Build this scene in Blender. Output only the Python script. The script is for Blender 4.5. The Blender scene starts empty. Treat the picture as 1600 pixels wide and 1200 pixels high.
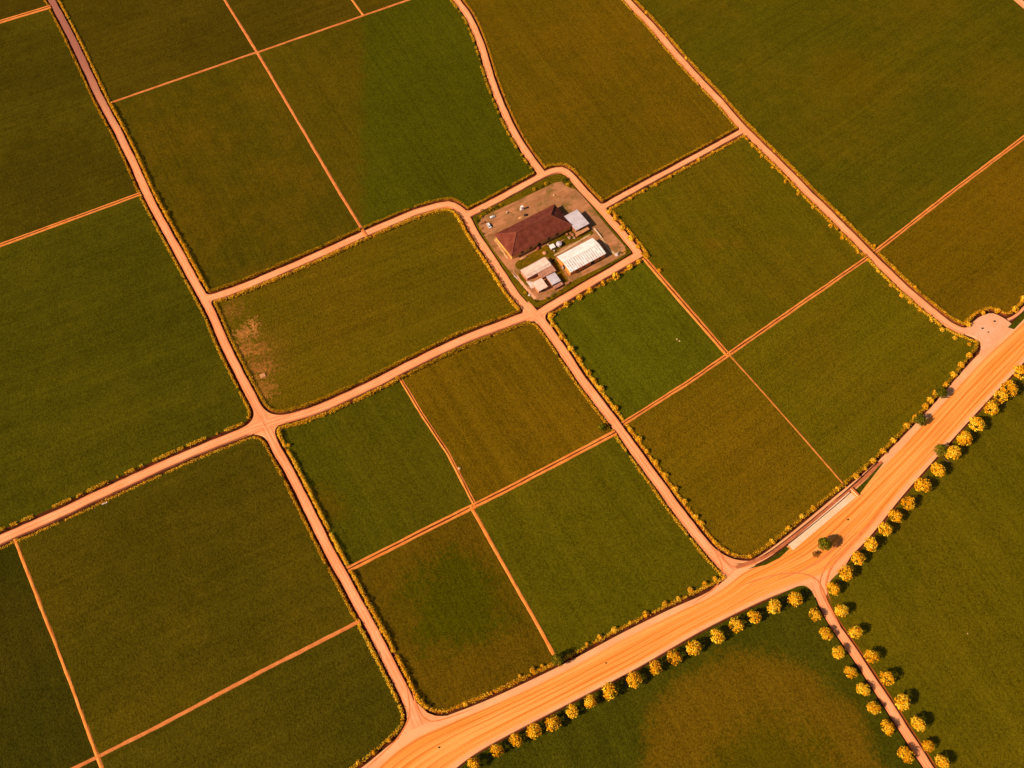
import bpy, math, random
from mathutils import Vector, geometry
random.seed(7)
R = math.radians
scene = bpy.context.scene
COL = scene.collection

# ------------------------------------------------------------------ camera model
TILT, FPX, H = R(29.5), 1360.0, 475.0
CAMY = -H * math.tan(TILT)
CT, ST = math.cos(TILT), math.sin(TILT)

def at(px, py, z=0.0):
    """photo pixel (1600x1200) -> point on the level z"""
    x = (px - 800) / FPX; y = (600 - py) / FPX
    d = Vector((x, y * CT + ST, y * ST - CT))
    s = (z - H) / d.z
    return Vector((d.x * s, CAMY + d.y * s, z))

def px_of(p):
    x, y, z = p[0], p[1] - CAMY, p[2] - H
    yc = y * CT + z * ST; zc = -y * ST + z * CT
    return 800 + FPX * x / -zc, 600 - FPX * yc / -zc

def mpp(px, py):                       # metres per pixel across
    return (at(px + 1, py) - at(px, py)).length

cam = bpy.data.cameras.new('camera')
cam.sensor_width = 36; cam.lens = 36 * FPX / 1600
cam.clip_start = 1; cam.clip_end = 30000
co = bpy.data.objects.new('camera', cam); COL.objects.link(co)
co.location = (0, CAMY, H); co.rotation_euler = (TILT, 0, 0)
scene.camera = co

# ------------------------------------------------------------------ light
SUN_AZ, SUN_EL = R(26), R(36)          # shadows fall towards this heading from +X
d = Vector((math.cos(SUN_AZ) * math.cos(SUN_EL), math.sin(SUN_AZ) * math.cos(SUN_EL), -math.sin(SUN_EL)))
sl = bpy.data.lights.new('sun', 'SUN'); sl.energy = 5.0; sl.angle = R(0.5); sl.color = (1, 0.90, 0.76)
so = bpy.data.objects.new('sun', sl); COL.objects.link(so)
so.rotation_euler = d.to_track_quat('-Z', 'Y').to_euler(); so.location = (0, 0, 300)
w = bpy.data.worlds.new('World'); scene.world = w; w.use_nodes = True
nt = w.node_tree; sky = nt.nodes.new('ShaderNodeTexSky'); sky.sky_type = 'NISHITA'; sky.sun_disc = False
sky.sun_elevation = SUN_EL
sky.sun_rotation = math.atan2(-d.x, -d.y)
nt.links.new(sky.outputs[0], nt.nodes['Background'].inputs[0]); nt.nodes['Background'].inputs[1].default_value = 0.06
scene.view_settings.view_transform = 'Standard'; scene.view_settings.look = 'None'
scene.view_settings.exposure = 0.30; scene.view_settings.gamma = 1

# ------------------------------------------------------------------ node helpers
def lin(c):
    def f(v):
        v = v / 255
        return v / 12.92 if v <= 0.04045 else ((v + 0.055) / 1.055) ** 2.4
    return tuple(f(v) for v in c[:3])
GAIN = 1.12
def alb(c, k=1.0):                      # display colour -> albedo under this light
    return tuple(min(0.85, v / GAIN * k) for v in lin(c))

class NB:
    def __init__(s, name):
        s.m = bpy.data.materials.new(name); s.m.use_nodes = True
        s.t = s.m.node_tree; s.p = s.t.nodes['Principled BSDF']
        s.p.inputs['Roughness'].default_value = 0.9
        s.p.inputs['Specular IOR Level'].default_value = 0.15
    def n(s, typ, **kw):
        nd = s.t.nodes.new('ShaderNode' + typ)
        for k, v in kw.items(): setattr(nd, k, v)
        return nd
    def l(s, a, b): s.t.links.new(a, b)
    def inp(s, sock, v):
        if hasattr(v, 'is_output') or hasattr(v, 'links'): s.l(v, sock)
        elif isinstance(v, (tuple, list)) and len(v) == 3 and sock.type == 'RGBA': sock.default_value = (*v, 1)
        else: sock.default_value = v
    def math(s, op, a, b=0.0, clamp=False):
        nd = s.n('Math', operation=op); nd.use_clamp = clamp
        s.inp(nd.inputs[0], a); s.inp(nd.inputs[1], b); return nd.outputs[0]
    def mix(s, f, a, b):
        nd = s.n('Mix', data_type='RGBA')
        s.inp(nd.inputs[0], f); s.inp(nd.inputs[6], a); s.inp(nd.inputs[7], b); return nd.outputs[2]
    def pos(s): return s.n('NewGeometry').outputs['Position']
    def uv(s): return s.n('UVMap').outputs[0]
    def mapping(s, v, scale=(1, 1, 1), rot=0.0, loc=(0, 0, 0)):
        if rot:                         # turn first, then stretch along the turned axes
            n0 = s.n('Mapping'); s.l(v, n0.inputs[0]); n0.inputs['Rotation'].default_value = (0, 0, rot); v = n0.outputs[0]; rot = 0.0
        nd = s.n('Mapping'); s.l(v, nd.inputs[0])
        nd.inputs['Scale'].default_value = scale; nd.inputs['Rotation'].default_value = (0, 0, rot); nd.inputs['Location'].default_value = loc
        return nd.outputs[0]
    def noise(s, v, scale, detail=2.0, rough=0.5):
        nd = s.n('TexNoise'); s.l(v, nd.inputs['Vector'])
        nd.inputs['Scale'].default_value = scale; nd.inputs['Detail'].default_value = detail; nd.inputs['Roughness'].default_value = rough
        return nd.outputs[0]
    def ramp(s, v, a, b):               # smooth 0..1 between a and b
        nd = s.n('MapRange', interpolation_type='SMOOTHSTEP'); s.inp(nd.inputs[0], v)
        nd.inputs[1].default_value = a; nd.inputs[2].default_value = b; return nd.outputs[0]
    def bump(s, h, dist, strength=1.0):
        nd = s.n('Bump'); s.l(h, nd.inputs['Height']); nd.inputs['Distance'].default_value = dist; nd.inputs['Strength'].default_value = strength
        s.l(nd.outputs[0], s.p.inputs['Normal'])
    def done(s, col, rough=None):
        s.inp(s.p.inputs['Base Color'], col)
        if rough is not None: s.p.inputs['Roughness'].default_value = rough
        return s.m

def mul(c, k): return tuple(v * k for v in c)

def crop_mat(name, main, other, row_ang=0.0, row_amt=0.12, patches=(), split=None, seed=0.0):
    """crop seen from far above: fine grain, faint drill rows, broad patches of a second colour"""
    b = NB(name); P = b.pos()
    main, other = (main[0] * 1.04, main[1] * 1.04 + 3, max(main[2], 7)), (other[0] * 1.02, other[1] * 1.04 + 4, max(other[2], 8))
    A, B = alb(main), alb(other)
    broad = b.noise(b.mapping(P, loc=(seed * 37, seed * 91, 0)), 0.013, 4.0, 0.55)
    mid = b.noise(P, 0.11, 3.0, 0.6)
    grain = b.noise(b.mapping(P, (1, 1, 1), row_ang, (seed, 0, 0)), 0.9, 3.0, 0.7)
    fine = b.noise(b.mapping(P, (0.6, 1.5, 1), row_ang), 2.1, 2.0, 0.6)
    rows = b.noise(b.mapping(P, (0.010, 0.62, 1), row_ang), 1.0, 2.0, 0.5)
    swath = b.noise(b.mapping(P, (0.003, 0.075, 1), row_ang, (0, seed, 0)), 1.0, 2.0, 0.5)
    rows = b.math('ADD', rows, b.math('MULTIPLY', b.math('SUBTRACT', swath, 0.5), 0.7))
    f = b.ramp(b.math('ADD', broad, b.math('MULTIPLY', b.math('SUBTRACT', mid, 0.5), 0.35)), 0.36, 0.66)
    col = b.mix(f, A, B)
    if split:                           # two sowings meeting on a line: (point, normal, colour)
        (sx, sy), (nx, ny), c2 = split
        dd = b.n('VectorMath', operation='DOT_PRODUCT'); b.l(P, dd.inputs[0]); dd.inputs[1].default_value = (nx, ny, 0)
        s_ = b.math('SUBTRACT', dd.outputs['Value'], sx * nx + sy * ny)
        s_ = b.math('ADD', s_, b.math('MULTIPLY', b.math('SUBTRACT', mid, 0.5), 22.0))
        col = b.mix(b.ramp(s_, -6, 5), col, b.mix(f, alb(c2), alb(c2, 1.1)))
    for (cx, cy), rad, soft, c2, amt, wob in patches:
        dd = b.n('VectorMath', operation='DISTANCE'); b.l(P, dd.inputs[0]); dd.inputs[1].default_value = (cx, cy, 0.45)
        dv = b.math('ADD', dd.outputs['Value'], b.math('MULTIPLY', b.math('SUBTRACT', b.noise(P, 0.05, 4.0, 0.6), 0.5), wob))
        dv = b.math('ADD', dv, b.math('MULTIPLY', b.math('SUBTRACT', b.noise(P, 0.35, 3.0, 0.7), 0.5), wob * 0.6))
        dv = b.math('ADD', dv, b.math('MULTIPLY', b.math('SUBTRACT', b.noise(P, 0.5, 3.0, 0.75), 0.5), wob * (3.2 if rad < 8 else 1.2))); m_ = b.ramp(dv, rad + soft, rad - soft)
        col = b.mix(b.math('MULTIPLY', m_, amt), col, alb(c2))
    g = b.math('ADD', b.math('MULTIPLY', b.math('SUBTRACT', grain, 0.5), 3.6), b.math('MULTIPLY', b.math('SUBTRACT', fine, 0.5), 4.2))
    g = b.math('ADD', g, b.math('MULTIPLY', b.math('SUBTRACT', rows, 0.5), row_amt * 10))
    g = b.math('ADD', g, b.math('MULTIPLY', b.math('SUBTRACT', mid, 0.5), 0.5))
    g = b.math('MAXIMUM', b.math('ADD', 1.0, b.math('MULTIPLY', g, 0.5)), 0.2)
    vm = b.n('VectorMath', operation='SCALE'); b.l(col, vm.inputs[0]); b.l(g, vm.inputs['Scale'])
    b.bump(b.math('ADD', grain, b.math('MULTIPLY', fine, 0.6)), 0.7, 0.9)
    b.p.inputs['Specular IOR Level'].default_value = 0.0
    return b.done(vm.outputs[0], 1.0)

def road_mat(name, c1, c2, c3, streak=0.5, edge=(228, 128, 78), dark_y=0):
    b = NB(name); P = b.pos(); U = b.uv()
    s1 = b.noise(b.mapping(U, (0.012, 5.0, 1)), 1.0, 3.0, 0.6)
    s2 = b.noise(b.mapping(U, (0.03, 14.0, 1)), 1.0, 2.0, 0.6)
    pat = b.noise(P, 0.05, 4.0, 0.6); fine = b.noise(P, 1.3, 3.0, 0.7)
    col = b.mix(b.ramp(pat, 0.35, 0.65), alb(c1), alb(c2))
    col = b.mix(b.math('MULTIPLY', b.ramp(b.noise(P, 0.14, 5.0, 0.7), 0.52, 0.66), 0.45), col, alb((232, 134, 70)))
    col = b.mix(b.math('MULTIPLY', b.ramp(b.math('ADD', b.math('MULTIPLY', s1, 0.7), b.math('MULTIPLY', s2, 0.3)), 0.48, 0.68), streak), col, alb(c3))
    sep = b.n('SeparateXYZ'); b.l(U, sep.inputs[0])
    ed = b.math('ADD', b.math('ABSOLUTE', sep.outputs[1]), b.math('MULTIPLY', b.math('SUBTRACT', b.noise(P, 0.2, 3.0), 0.5), 0.22))
    col = b.mix(b.math('MULTIPLY', b.ramp(ed, 0.30, 0.50), 0.8), col, alb(edge))
    ruts = b.math('ABSOLUTE', b.math('SUBTRACT', b.math('ABSOLUTE', sep.outputs[1]), 0.2))
    col = b.mix(b.math('MULTIPLY', b.ramp(ruts, 0.10, 0.03), 0.35), col, alb((255, 182, 128)))
    if dark_y:                          # darker stretch towards the far end
        sp = b.n('SeparateXYZ'); b.l(P, sp.inputs[0])
        dy = b.math('ADD', sp.outputs[1], b.math('MULTIPLY', b.math('SUBTRACT', pat, 0.5), 60))
        col = b.mix(b.math('MULTIPLY', b.ramp(dy, dark_y, dark_y + 140), 0.85), col, alb((150, 84, 70)))
    g = b.math('ADD', 0.86, b.math('MULTIPLY', fine, 0.28))
    vm = b.n('VectorMath', operation='SCALE'); b.l(col, vm.inputs[0]); b.l(g, vm.inputs['Scale'])
    b.bump(b.math('ADD', fine, s2), 0.12, 0.6)
    return b.done(vm.outputs[0], 0.95)

def earth_mat(name, c1, c2, scale=0.3, bump=0.2):
    b = NB(name); P = b.pos()
    f = b.noise(P, scale, 5.0, 0.65); g = b.noise(P, scale * 6, 3.0, 0.7)
    col = b.mix(b.ramp(b.math('ADD', b.math('MULTIPLY', f, 0.6), b.math('MULTIPLY', g, 0.4)), 0.36, 0.64), alb(c1), alb(c2))
    b.bump(b.math('ADD', f, g), bump, 0.8)
    return b.done(col, 0.95)

def leaf_mat(name, dark, mid, bright):
    """leaf clumps: each clump carries its own tint"""
    b = NB(name)
    a = b.n('Attribute', attribute_name='tint').outputs['Fac']
    oi = b.n('ObjectInfo').outputs['Random']
    a = b.math('ADD', a, b.math('MULTIPLY', b.math('SUBTRACT', oi, 0.5), 0.25))
    col = b.mix(b.ramp(a, 0.0, 0.5), alb(dark), alb(mid))
    col = b.mix(b.ramp(a, 0.45, 1.0), col, alb(bright))
    b.p.inputs['Specular IOR Level'].default_value = 0.05
    return b.done(col, 0.8)

def plain_mat(name, c, c2=None, scale=0.8, rough=0.7, bump=0.0, metal=0.0):
    b = NB(name); P = b.n('TexCoord').outputs['Object']
    f = b.noise(P, scale, 4.0, 0.65)
    col = b.mix(b.ramp(f, 0.35, 0.68), alb(c), alb(c2 or tuple(v * 0.8 for v in c)))
    if bump: b.bump(f, bump)
    b.p.inputs['Metallic'].default_value = metal
    b.p.inputs['Specular IOR Level'].default_value = 0.3
    return b.done(col, rough)

# ------------------------------------------------------------------ mesh helpers
class MB:
    def __init__(s): s.v, s.f, s.uv, s.t = [], [], {}, {}
    def add(s, vs, fs, tint=None, uvs=None):
        o = len(s.v); s.v += [tuple(v) for v in vs]
        for f in fs:
            if tint is not None: s.t[len(s.f)] = tint
            if uvs is not None: s.uv[len(s.f)] = [uvs[i] for i in f]
            s.f.append([i + o for i in f])
    def box(s, c, ux, sx, sy, z0, z1, taper=0.0):
        """box of half sizes sx, sy on axes ux / left of it"""
        uy = Vector((-ux.y, ux.x, 0)); vs = []
        for z, k in ((z0, 0.0), (z1, taper)):
            for a, b_ in ((-1, -1), (1, -1), (1, 1), (-1, 1)):
                p = Vector((c[0], c[1], 0)) + ux * a * (sx - k) + uy * b_ * (sy - k); vs.append((p.x, p.y, z))
        s.add(vs, [(3, 2, 1, 0), (4, 5, 6, 7), (0, 1, 5, 4), (1, 2, 6, 5), (2, 3, 7, 6), (3, 0, 4, 7)])
    def tube(s, p0, p1, r0, r1, n=8, cap=True):
        p0, p1 = Vector(p0), Vector(p1); ax = (p1 - p0).normalized()
        a = ax.orthogonal().normalized(); b_ = ax.cross(a); vs = []
        for p, r in ((p0, r0), (p1, r1)):
            for i in range(n):
                t = 2 * math.pi * i / n; vs.append(p + a * r * math.cos(t) + b_ * r * math.sin(t))
        fs = [(i, (i + 1) % n, n + (i + 1) % n, n + i) for i in range(n)]
        if cap: fs += [tuple(range(n - 1, -1, -1)), tuple(range(n, 2 * n))]
        s.add(vs, fs)
    def blob(s, c, rx, ry, rz, nu=12, nv=7, rough=0.12, rnd=random, z0=-0.2):
        vs, fs = [], []
        for j in range(nv + 1):
            ph = math.pi * j / nv
            for i in range(nu):
                th = 2 * math.pi * i / nu; k = 1 + rnd.uniform(-rough, rough)
                vs.append((c[0] + rx * k * math.sin(ph) * math.cos(th), c[1] + ry * k * math.sin(ph) * math.sin(th), c[2] + max(z0, math.cos(ph)) * rz * k))
        for j in range(nv):
            for i in range(nu):
                fs.append((j * nu + i, (j + 1) * nu + i, (j + 1) * nu + (i + 1) % nu, j * nu + (i + 1) % nu))
        s.add(vs, fs)
    def leaf(s, p, nrm, size, tint, rnd=random):
        a = nrm.orthogonal().normalized(); b_ = nrm.cross(a)
        t = rnd.uniform(0, math.pi); u = (a * math.cos(t) + b_ * math.sin(t)) * size * 0.5; v = (b_ * math.cos(t) - a * math.sin(t)) * size * 0.36
        k = nrm * size * 0.14
        s.add([p - u, p - v + k, p + u, p + v + k], [(0, 1, 2), (0, 2, 3)], tint)
    def build(s, name, mat, parent=None, smooth=False, loc=None):
        me = bpy.data.meshes.new(name); me.from_pydata(s.v, [], s.f); me.update()
        if s.uv:
            ul = me.uv_layers.new(name='UVMap')
            for p in me.polygons:
                c = s.uv.get(p.index)
                if c:
                    for k, li in enumerate(p.loop_indices): ul.data[li].uv = c[k]
        if s.t:
            at_ = me.attributes.new('tint', 'FLOAT', 'FACE')
            for i, v in s.t.items(): at_.data[i].value = v
        for m_ in (mat if isinstance(mat, (list, tuple)) else [mat]): me.materials.append(m_)
        if smooth:
            for p in me.polygons: p.use_smooth = True
        o = bpy.data.objects.new(name, me); COL.objects.link(o)
        if parent: o.parent = parent
        return o

def tag(o, label=None, cat=None, group=None, kind=None):
    if label: o['label'] = label
    if cat: o['category'] = cat
    if group: o['group'] = group
    if kind: o['kind'] = kind
    return o

def empty(name, loc, rz=0.0):
    o = bpy.data.objects.new(name, None); COL.objects.link(o); o.location = loc; o.rotation_euler = (0, 0, rz)
    o.empty_display_size = 0.5
    return o

def copy_tree(o, parent=None):
    c = o.copy(); COL.objects.link(c)
    if parent: c.parent = parent
    for ch in [q for q in COL.objects if q.parent == o]: copy_tree(ch, c)
    return c

ORD = 'first second third fourth fifth sixth seventh eighth ninth tenth eleventh twelfth thirteenth fourteenth fifteenth sixteenth seventeenth eighteenth nineteenth twentieth'.split()

# ------------------------------------------------------------------ plane curves
def V2(p): return Vector((p[0], p[1]))
def smooth_curve(pts, step=4.0):
    out = []
    P = [pts[0] * 2 - pts[1]] + pts + [pts[-1] * 2 - pts[-2]]
    for i in range(1, len(P) - 2):
        p0, p1, p2, p3 = P[i - 1:i + 3]
        n = max(1, int((p2 - p1).length / step))
        for k in range(n):
            t = k / n
            m1 = (p2 - p0) * 0.5; m2 = (p3 - p1) * 0.5
            # limit tangents so uneven spacing does not overshoot
            L = (p2 - p1).length
            m1 = m1.normalized() * min(m1.length, L); m2 = m2.normalized() * min(m2.length, L)
            out.append(p1 * (2 * t**3 - 3 * t**2 + 1) + m1 * (t**3 - 2 * t**2 + t) + p2 * (-2 * t**3 + 3 * t**2) + m2 * (t**3 - t**2))
    out.append(pts[-1]); return out
def normals(c, closed=False):
    n = len(c); out = []
    for i in range(n):
        a = c[i - 1] if (closed or i > 0) else c[i]; b_ = c[(i + 1) % n] if (closed or i < n - 1) else c[i]
        t = (b_ - a); t = t.normalized() if t.length > 1e-9 else Vector((1, 0)); out.append(Vector((-t.y, t.x)))
    return out
def offset(c, d_):
    return [p + nn * d_ for p, nn in zip(c, normals(c))]
def extend(c, e=14.0):
    return [c[0] + (c[0] - c[1]).normalized() * e] + c + [c[-1] + (c[-1] - c[-2]).normalized() * e]
def side_of(c, q):
    best = None
    for a, b_ in zip(c, c[1:]):
        ab = b_ - a; L2 = ab.length_squared
        if L2 < 1e-9: continue
        t = max(0, min(1, (q - a).dot(ab) / L2)); dd = (q - (a + ab * t)).length
        if best is None or dd < best[0]: best = (dd, ab.x * (q - a).y - ab.y * (q - a).x)
    return 1 if best[1] > 0 else -1
def intersect(A, B):
    """(param on A, param on B) of the crossing"""
    for i in range(len(A) - 1):
        for j in range(len(B) - 1):
            p = geometry.intersect_line_line_2d(A[i], A[i + 1], B[j], B[j + 1])
            if p is not None:
                la = (A[i + 1] - A[i]).length; lb = (B[j + 1] - B[j]).length
                return i + (p - A[i]).length / max(la, 1e-9), j + (p - B[j]).length / max(lb, 1e-9)
    return None
def pt(c, t):
    i = min(int(t), len(c) - 2); return c[i].lerp(c[i + 1], t - i)
def sub(c, t0, t1):
    rev = t0 > t1
    if rev: t0, t1 = t1, t0
    out = [pt(c, t0)] + [c[i] for i in range(int(t0) + 1, int(math.ceil(t1))) if t0 + 1e-6 < i < t1 - 1e-6] + [pt(c, t1)]
    return out[::-1] if rev else out
def plen(c): return sum((b_ - a).length for a, b_ in zip(c, c[1:]))
def trim(c, d_):                        # cut d_ metres off the start
    d_ = min(d_, plen(c) * 0.45)
    for i in range(len(c) - 1):
        L = (c[i + 1] - c[i]).length
        if d_ < L: return [c[i].lerp(c[i + 1], d_ / L)] + c[i + 1:]
        d_ -= L
    return c[-2:]
def resample(c, step):
    out = [c[0]]; acc = 0.0
    for a, b_ in zip(c, c[1:]):
        L = (b_ - a).length
        if L < 1e-9: continue
        t = step - acc
        while t <= L: out.append(a.lerp(b_, t / L)); t += step
        acc = (acc + L) % step if L >= step - acc else acc + L
    out.append(c[-1]); return out

# name: (points in the photo, width m, kind)   kind R road, P path, E plain edge, X outer limit
C = {}
def curve(name, pts, width, kind):
    g = [V2(at(*p)) for p in pts]
    C[name] = (smooth_curve(g) if kind in 'RE' else g, width, kind)
curve('R1', [(-130,-400),(81,0),(110,55),(140,118),(160,160),(185,206),(207,251),(229,301),(250,341),(275,386),(300,432),(319,467),(332,492),(350,535),(380,595),(405,642),(432,700),(450,731),(475,781),(500,831),(517,865),(536,899),(560,944),(585,990),(610,1038),(630,1078),(641,1102),(655,1135)], 4.9, 'R')
curve('R2', [(-300,978),(0,843),(100,799),(200,752),(300,707),(370,679),(418,661),(475,647),(525,627),(584,600),(650,566),(725,530),(800,502),(838,488)], 5.5, 'R')
curve('R3', [(830,497),(850,485),(875,470),(912,448),(950,426),(1001,396)], 5.3, 'R')
curve('R4', [(318,468),(350,459),(400,440),(500,397),(575,363),(650,332),(687,321),(705,319),(718,326),(730,341),(743,365),(772,409),(803,457),(818,475),(836,494)], 5.0, 'R')
curve('R5', [(560,-350),(680,-60),(714,0),(730,21),(742,45),(755,80),(767,120),(782,160),(800,200),(820,234),(850,275)], 4.7, 'R')
curve('YN', [(724,339),(762,320),(803,298),(849,273),(866,266),(879,265),(892,274),(907,292),(938,325),(950,339),(975,368),(1000,398)], 4.9, 'R')
curve('R6', [(690,-335),(981,0),(1017,38),(1050,77),(1087,118),(1125,158),(1157,195),(1200,238),(1232,269),(1262,300),(1300,337),(1360,397),(1412,448),(1450,481),(1487,509),(1508,518)], 4.6, 'R')
curve('R7', [(936,327),(987,298),(1075,251),(1163,203)], 4.0, 'R')
curve('R8', [(822,474),(838,492),(857,515),(882,551),(912,596),(960,659),(1012,731),(1050,784),(1087,832),(1117,869),(1142,895)], 5.2, 'R')
curve('R9', [(1262,885),(1277,918),(1287,945),(1305,977),(1330,1013),(1355,1050),(1385,1096),(1412,1138),(1450,1197),(1600,1440)], 4.4, 'R')
curve('R10', [(1100,-430),(1594,2),(1726,118)], 4.6, 'R')
curve('P0', [(-300,120),(0,35),(86,9)], 4.2, 'P')
curve('P1', [(168,163),(402,82)], 1.7, 'P')
curve('P2', [(398,84),(640,0),(712,-25)], 1.7, 'P')
curve('P3', [(110,-380),(330,-34),(351,0),(402,82),(530,300),(573,370)], 1.8, 'P')
curve('P4', [(330,-350),(550,0),(569,26)], 1.6, 'P')
curve('P5', [(-300,497),(0,384),(232,299)], 2.9, 'P')
curve('P6', [(618,580),(632,602),(660,648),(700,708),(745,794)], 2.0, 'P')
curve('P7', [(538,893),(740,791),(800,761),(966,674)], 3.0, 'P')
curve('P8', [(735,790),(795,897),(837,970),(876,1042)], 1.7, 'P')
curve('P9', [(969,665),(1075,598),(1137,555),(1200,511),(1364,397)], 2.4, 'P')
curve('P10', [(998,394),(1060,466),(1139,557)], 3.3, 'P')
curve('P11', [(1138,553),(1200,622),(1262,692),(1322,762)], 0.9, 'P')
curve('P12', [(1362,398),(1490,298),(1600,215),(1900,-12)], 2.4, 'P')
curve('P13', [(22,838),(46,900),(85,1000),(112,1070),(153,1182),(200,1310),(250,1450)], 1.4, 'P')
curve('P14', [(-320,1420),(117,1200),(154,1182),(250,1134),(400,1054),(568,968)], 1.6, 'P')
curve('MU0', [(650,1128),(622,1152),(600,1172),(570,1196),(480,1258),(200,1450)], 0, 'E')
curve('MU1', [(610,1138),(640,1128),(670,1122),(700,1118),(750,1099),(800,1077),(885,1036),(975,988),(1050,951),(1100,927),(1150,902)], 0, 'E')
curve('MU2', [(1105,871),(1140,880),(1170,878),(1200,861),(1250,822),(1310,772),(1345,744),(1390,704),(1450,642),(1490,597),(1526,553),(1534,538),(1531,515)], 0, 'E')
curve('ML1', [(440,1450),(600,1295),(706,1206),(735,1181),(800,1145),(900,1093),(1000,1041),(1100,983),(1200,934),(1300,885)], 0, 'E')
curve('ML2', [(1262,930),(1300,899),(1360,838),(1407,778),(1462,716),(1500,673),(1562,606),(1600,566),(1700,455),(1900,230)], 0, 'E')
curve('TA', [(1492,522),(1508,515),(1519,503),(1532,492),(1549,487),(1562,492),(1574,498),(1584,493),(1600,478),(1680,400),(1900,185)], 0, 'E')
for nme, pts in dict(XL=[(-250,-420),(-250,1500)], XT=[(-400,-330),(2000,-330)], XR=[(1850,-420),(1850,1500)], XB=[(-400,1410),(2000,1410)]).items():
    curve(nme, pts, 0, 'X')

GAP = 1.75                              # ditch between a road's edge and the field
ROADZ, FIELDZ, DITCHZ = 0.30, 0.45, -0.8

# ------------------------------------------------------------------ materials
M = {}
M['ditch'] = earth_mat('ditch_soil', (100, 40, 8), (58, 26, 3), 0.25, 0.3)
M['bank'] = earth_mat('bank_soil', (150, 66, 22), (104, 58, 8), 0.35, 0.2)
M['track'] = road_mat('track_dirt', (250, 152, 92), (254, 168, 110), (226, 122, 62), 0.6)
M['track_far_dark'] = road_mat('track_dirt_far_dark', (248, 150, 92), (254, 166, 110), (226, 122, 62), 0.6, dark_y=170)
M['path'] = earth_mat('path_earth', (250, 146, 62), (228, 118, 42), 0.25, 0.2)
M['path_pale'] = earth_mat('path_earth_pale', (236, 134, 66), (208, 108, 44), 0.25, 0.2)
M['path_worn'] = earth_mat('path_earth_worn', (206, 122, 46), (168, 92, 28), 0.25, 0.2)
M['channel'] = earth_mat('channel_mud', (96, 36, 6), (130, 54, 14), 0.3, 0.2)
M['lane'] = earth_mat('red_lane_earth', (206, 112, 66), (176, 88, 48), 0.3, 0.1)
M['pink'] = earth_mat('turning_dirt', (246, 172, 128), (236, 156, 104), 0.08, 0.1)
M['concrete'] = earth_mat('pale_concrete', (254, 202, 160), (248, 186, 138), 0.12, 0.03)
M['leaf'] = leaf_mat('leaf_yellow', (150, 92, 2), (252, 158, 4), (255, 212, 56))
M['hedge'] = leaf_mat('leaf_hedge', (140, 92, 2), (240, 150, 10), (255, 208, 56))
M['hedge_olive'] = leaf_mat('leaf_hedge_olive', (112, 82, 2), (190, 128, 8), (244, 176, 34))
M['green'] = leaf_mat('leaf_green', (58, 52, 1), (88, 80, 3), (136, 118, 10))
M['twig'] = leaf_mat('leaf_dry', (92, 60, 14), (150, 84, 30), (190, 110, 50))
M['bark'] = plain_mat('bark', (110, 66, 30), (72, 40, 16), 1.5, 0.95, 0.05)
M['grass'] = crop_mat('verge_grass', (84, 72, 2), (112, 82, 4), 0.3, 0.0)
M['grass_dark'] = crop_mat('wedge_grass', (64, 58, 2), (84, 70, 4), 0.3, 0.0)

# main road: graded orange carriageway between paler shoulders
def main_road_mat():
    b = NB('wide_road_dirt'); P = b.pos(); U = b.uv()
    sep = b.n('SeparateXYZ'); b.l(U, sep.inputs[0]); v = sep.outputs[1]
    wob = b.math('MULTIPLY', b.math('SUBTRACT', b.noise(b.mapping(U, (0.012, 0.5, 1)), 1.0, 3.0), 0.5), 0.14)
    vv = b.math('ADD', v, wob)
    band = b.math('MULTIPLY', b.ramp(vv, 0.13, 0.21), b.ramp(vv, 0.95, 0.85))
    f = b.noise(b.mapping(U, (0.010, 12.0, 1)), 1.0, 3.0, 0.55)
    g = b.noise(b.mapping(U, (0.018, 34.0, 1), loc=(3, 7, 0)), 1.0, 2.0, 0.5)
    pat = b.noise(P, 0.06, 4.0, 0.6); fine = b.noise(P, 1.1, 3.0, 0.7)
    shoulder = b.mix(b.ramp(pat, 0.35, 0.65), alb((250, 160, 104)), alb((254, 172, 112)))
    lane = b.mix(b.ramp(f, 0.36, 0.64), alb((255, 164, 80)), alb((251, 141, 50)))
    lane = b.mix(b.math('MULTIPLY', b.ramp(g, 0.57, 0.69), 0.55), lane, alb((208, 100, 18)))
    # wheel ruts running the length of the road
    for rv, rw in ((0.20, 0.012), (0.33, 0.008), (0.45, 0.011), (0.57, 0.008), (0.70, 0.012), (0.82, 0.010)):
        r_ = b.math('ABSOLUTE', b.math('SUBTRACT', vv, rv))
        lane = b.mix(b.math('MULTIPLY', b.ramp(r_, rw * 2.2, rw * 0.4), b.math('ADD', 0.2, b.math('MULTIPLY', b.ramp(f, 0.3, 0.6), 0.5))), lane, alb((214, 100, 20)))
    col = b.mix(band, shoulder, lane)
    s_ = b.math('ADD', 0.88, b.math('MULTIPLY', fine, 0.24))
    vm = b.n('VectorMath', operation='SCALE'); b.l(col, vm.inputs[0]); b.l(s_, vm.inputs['Scale'])
    b.bump(b.math('ADD', fine, f), 0.1, 0.6)
    return b.done(vm.outputs[0], 0.95)
M['wide'] = main_road_mat()

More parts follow.
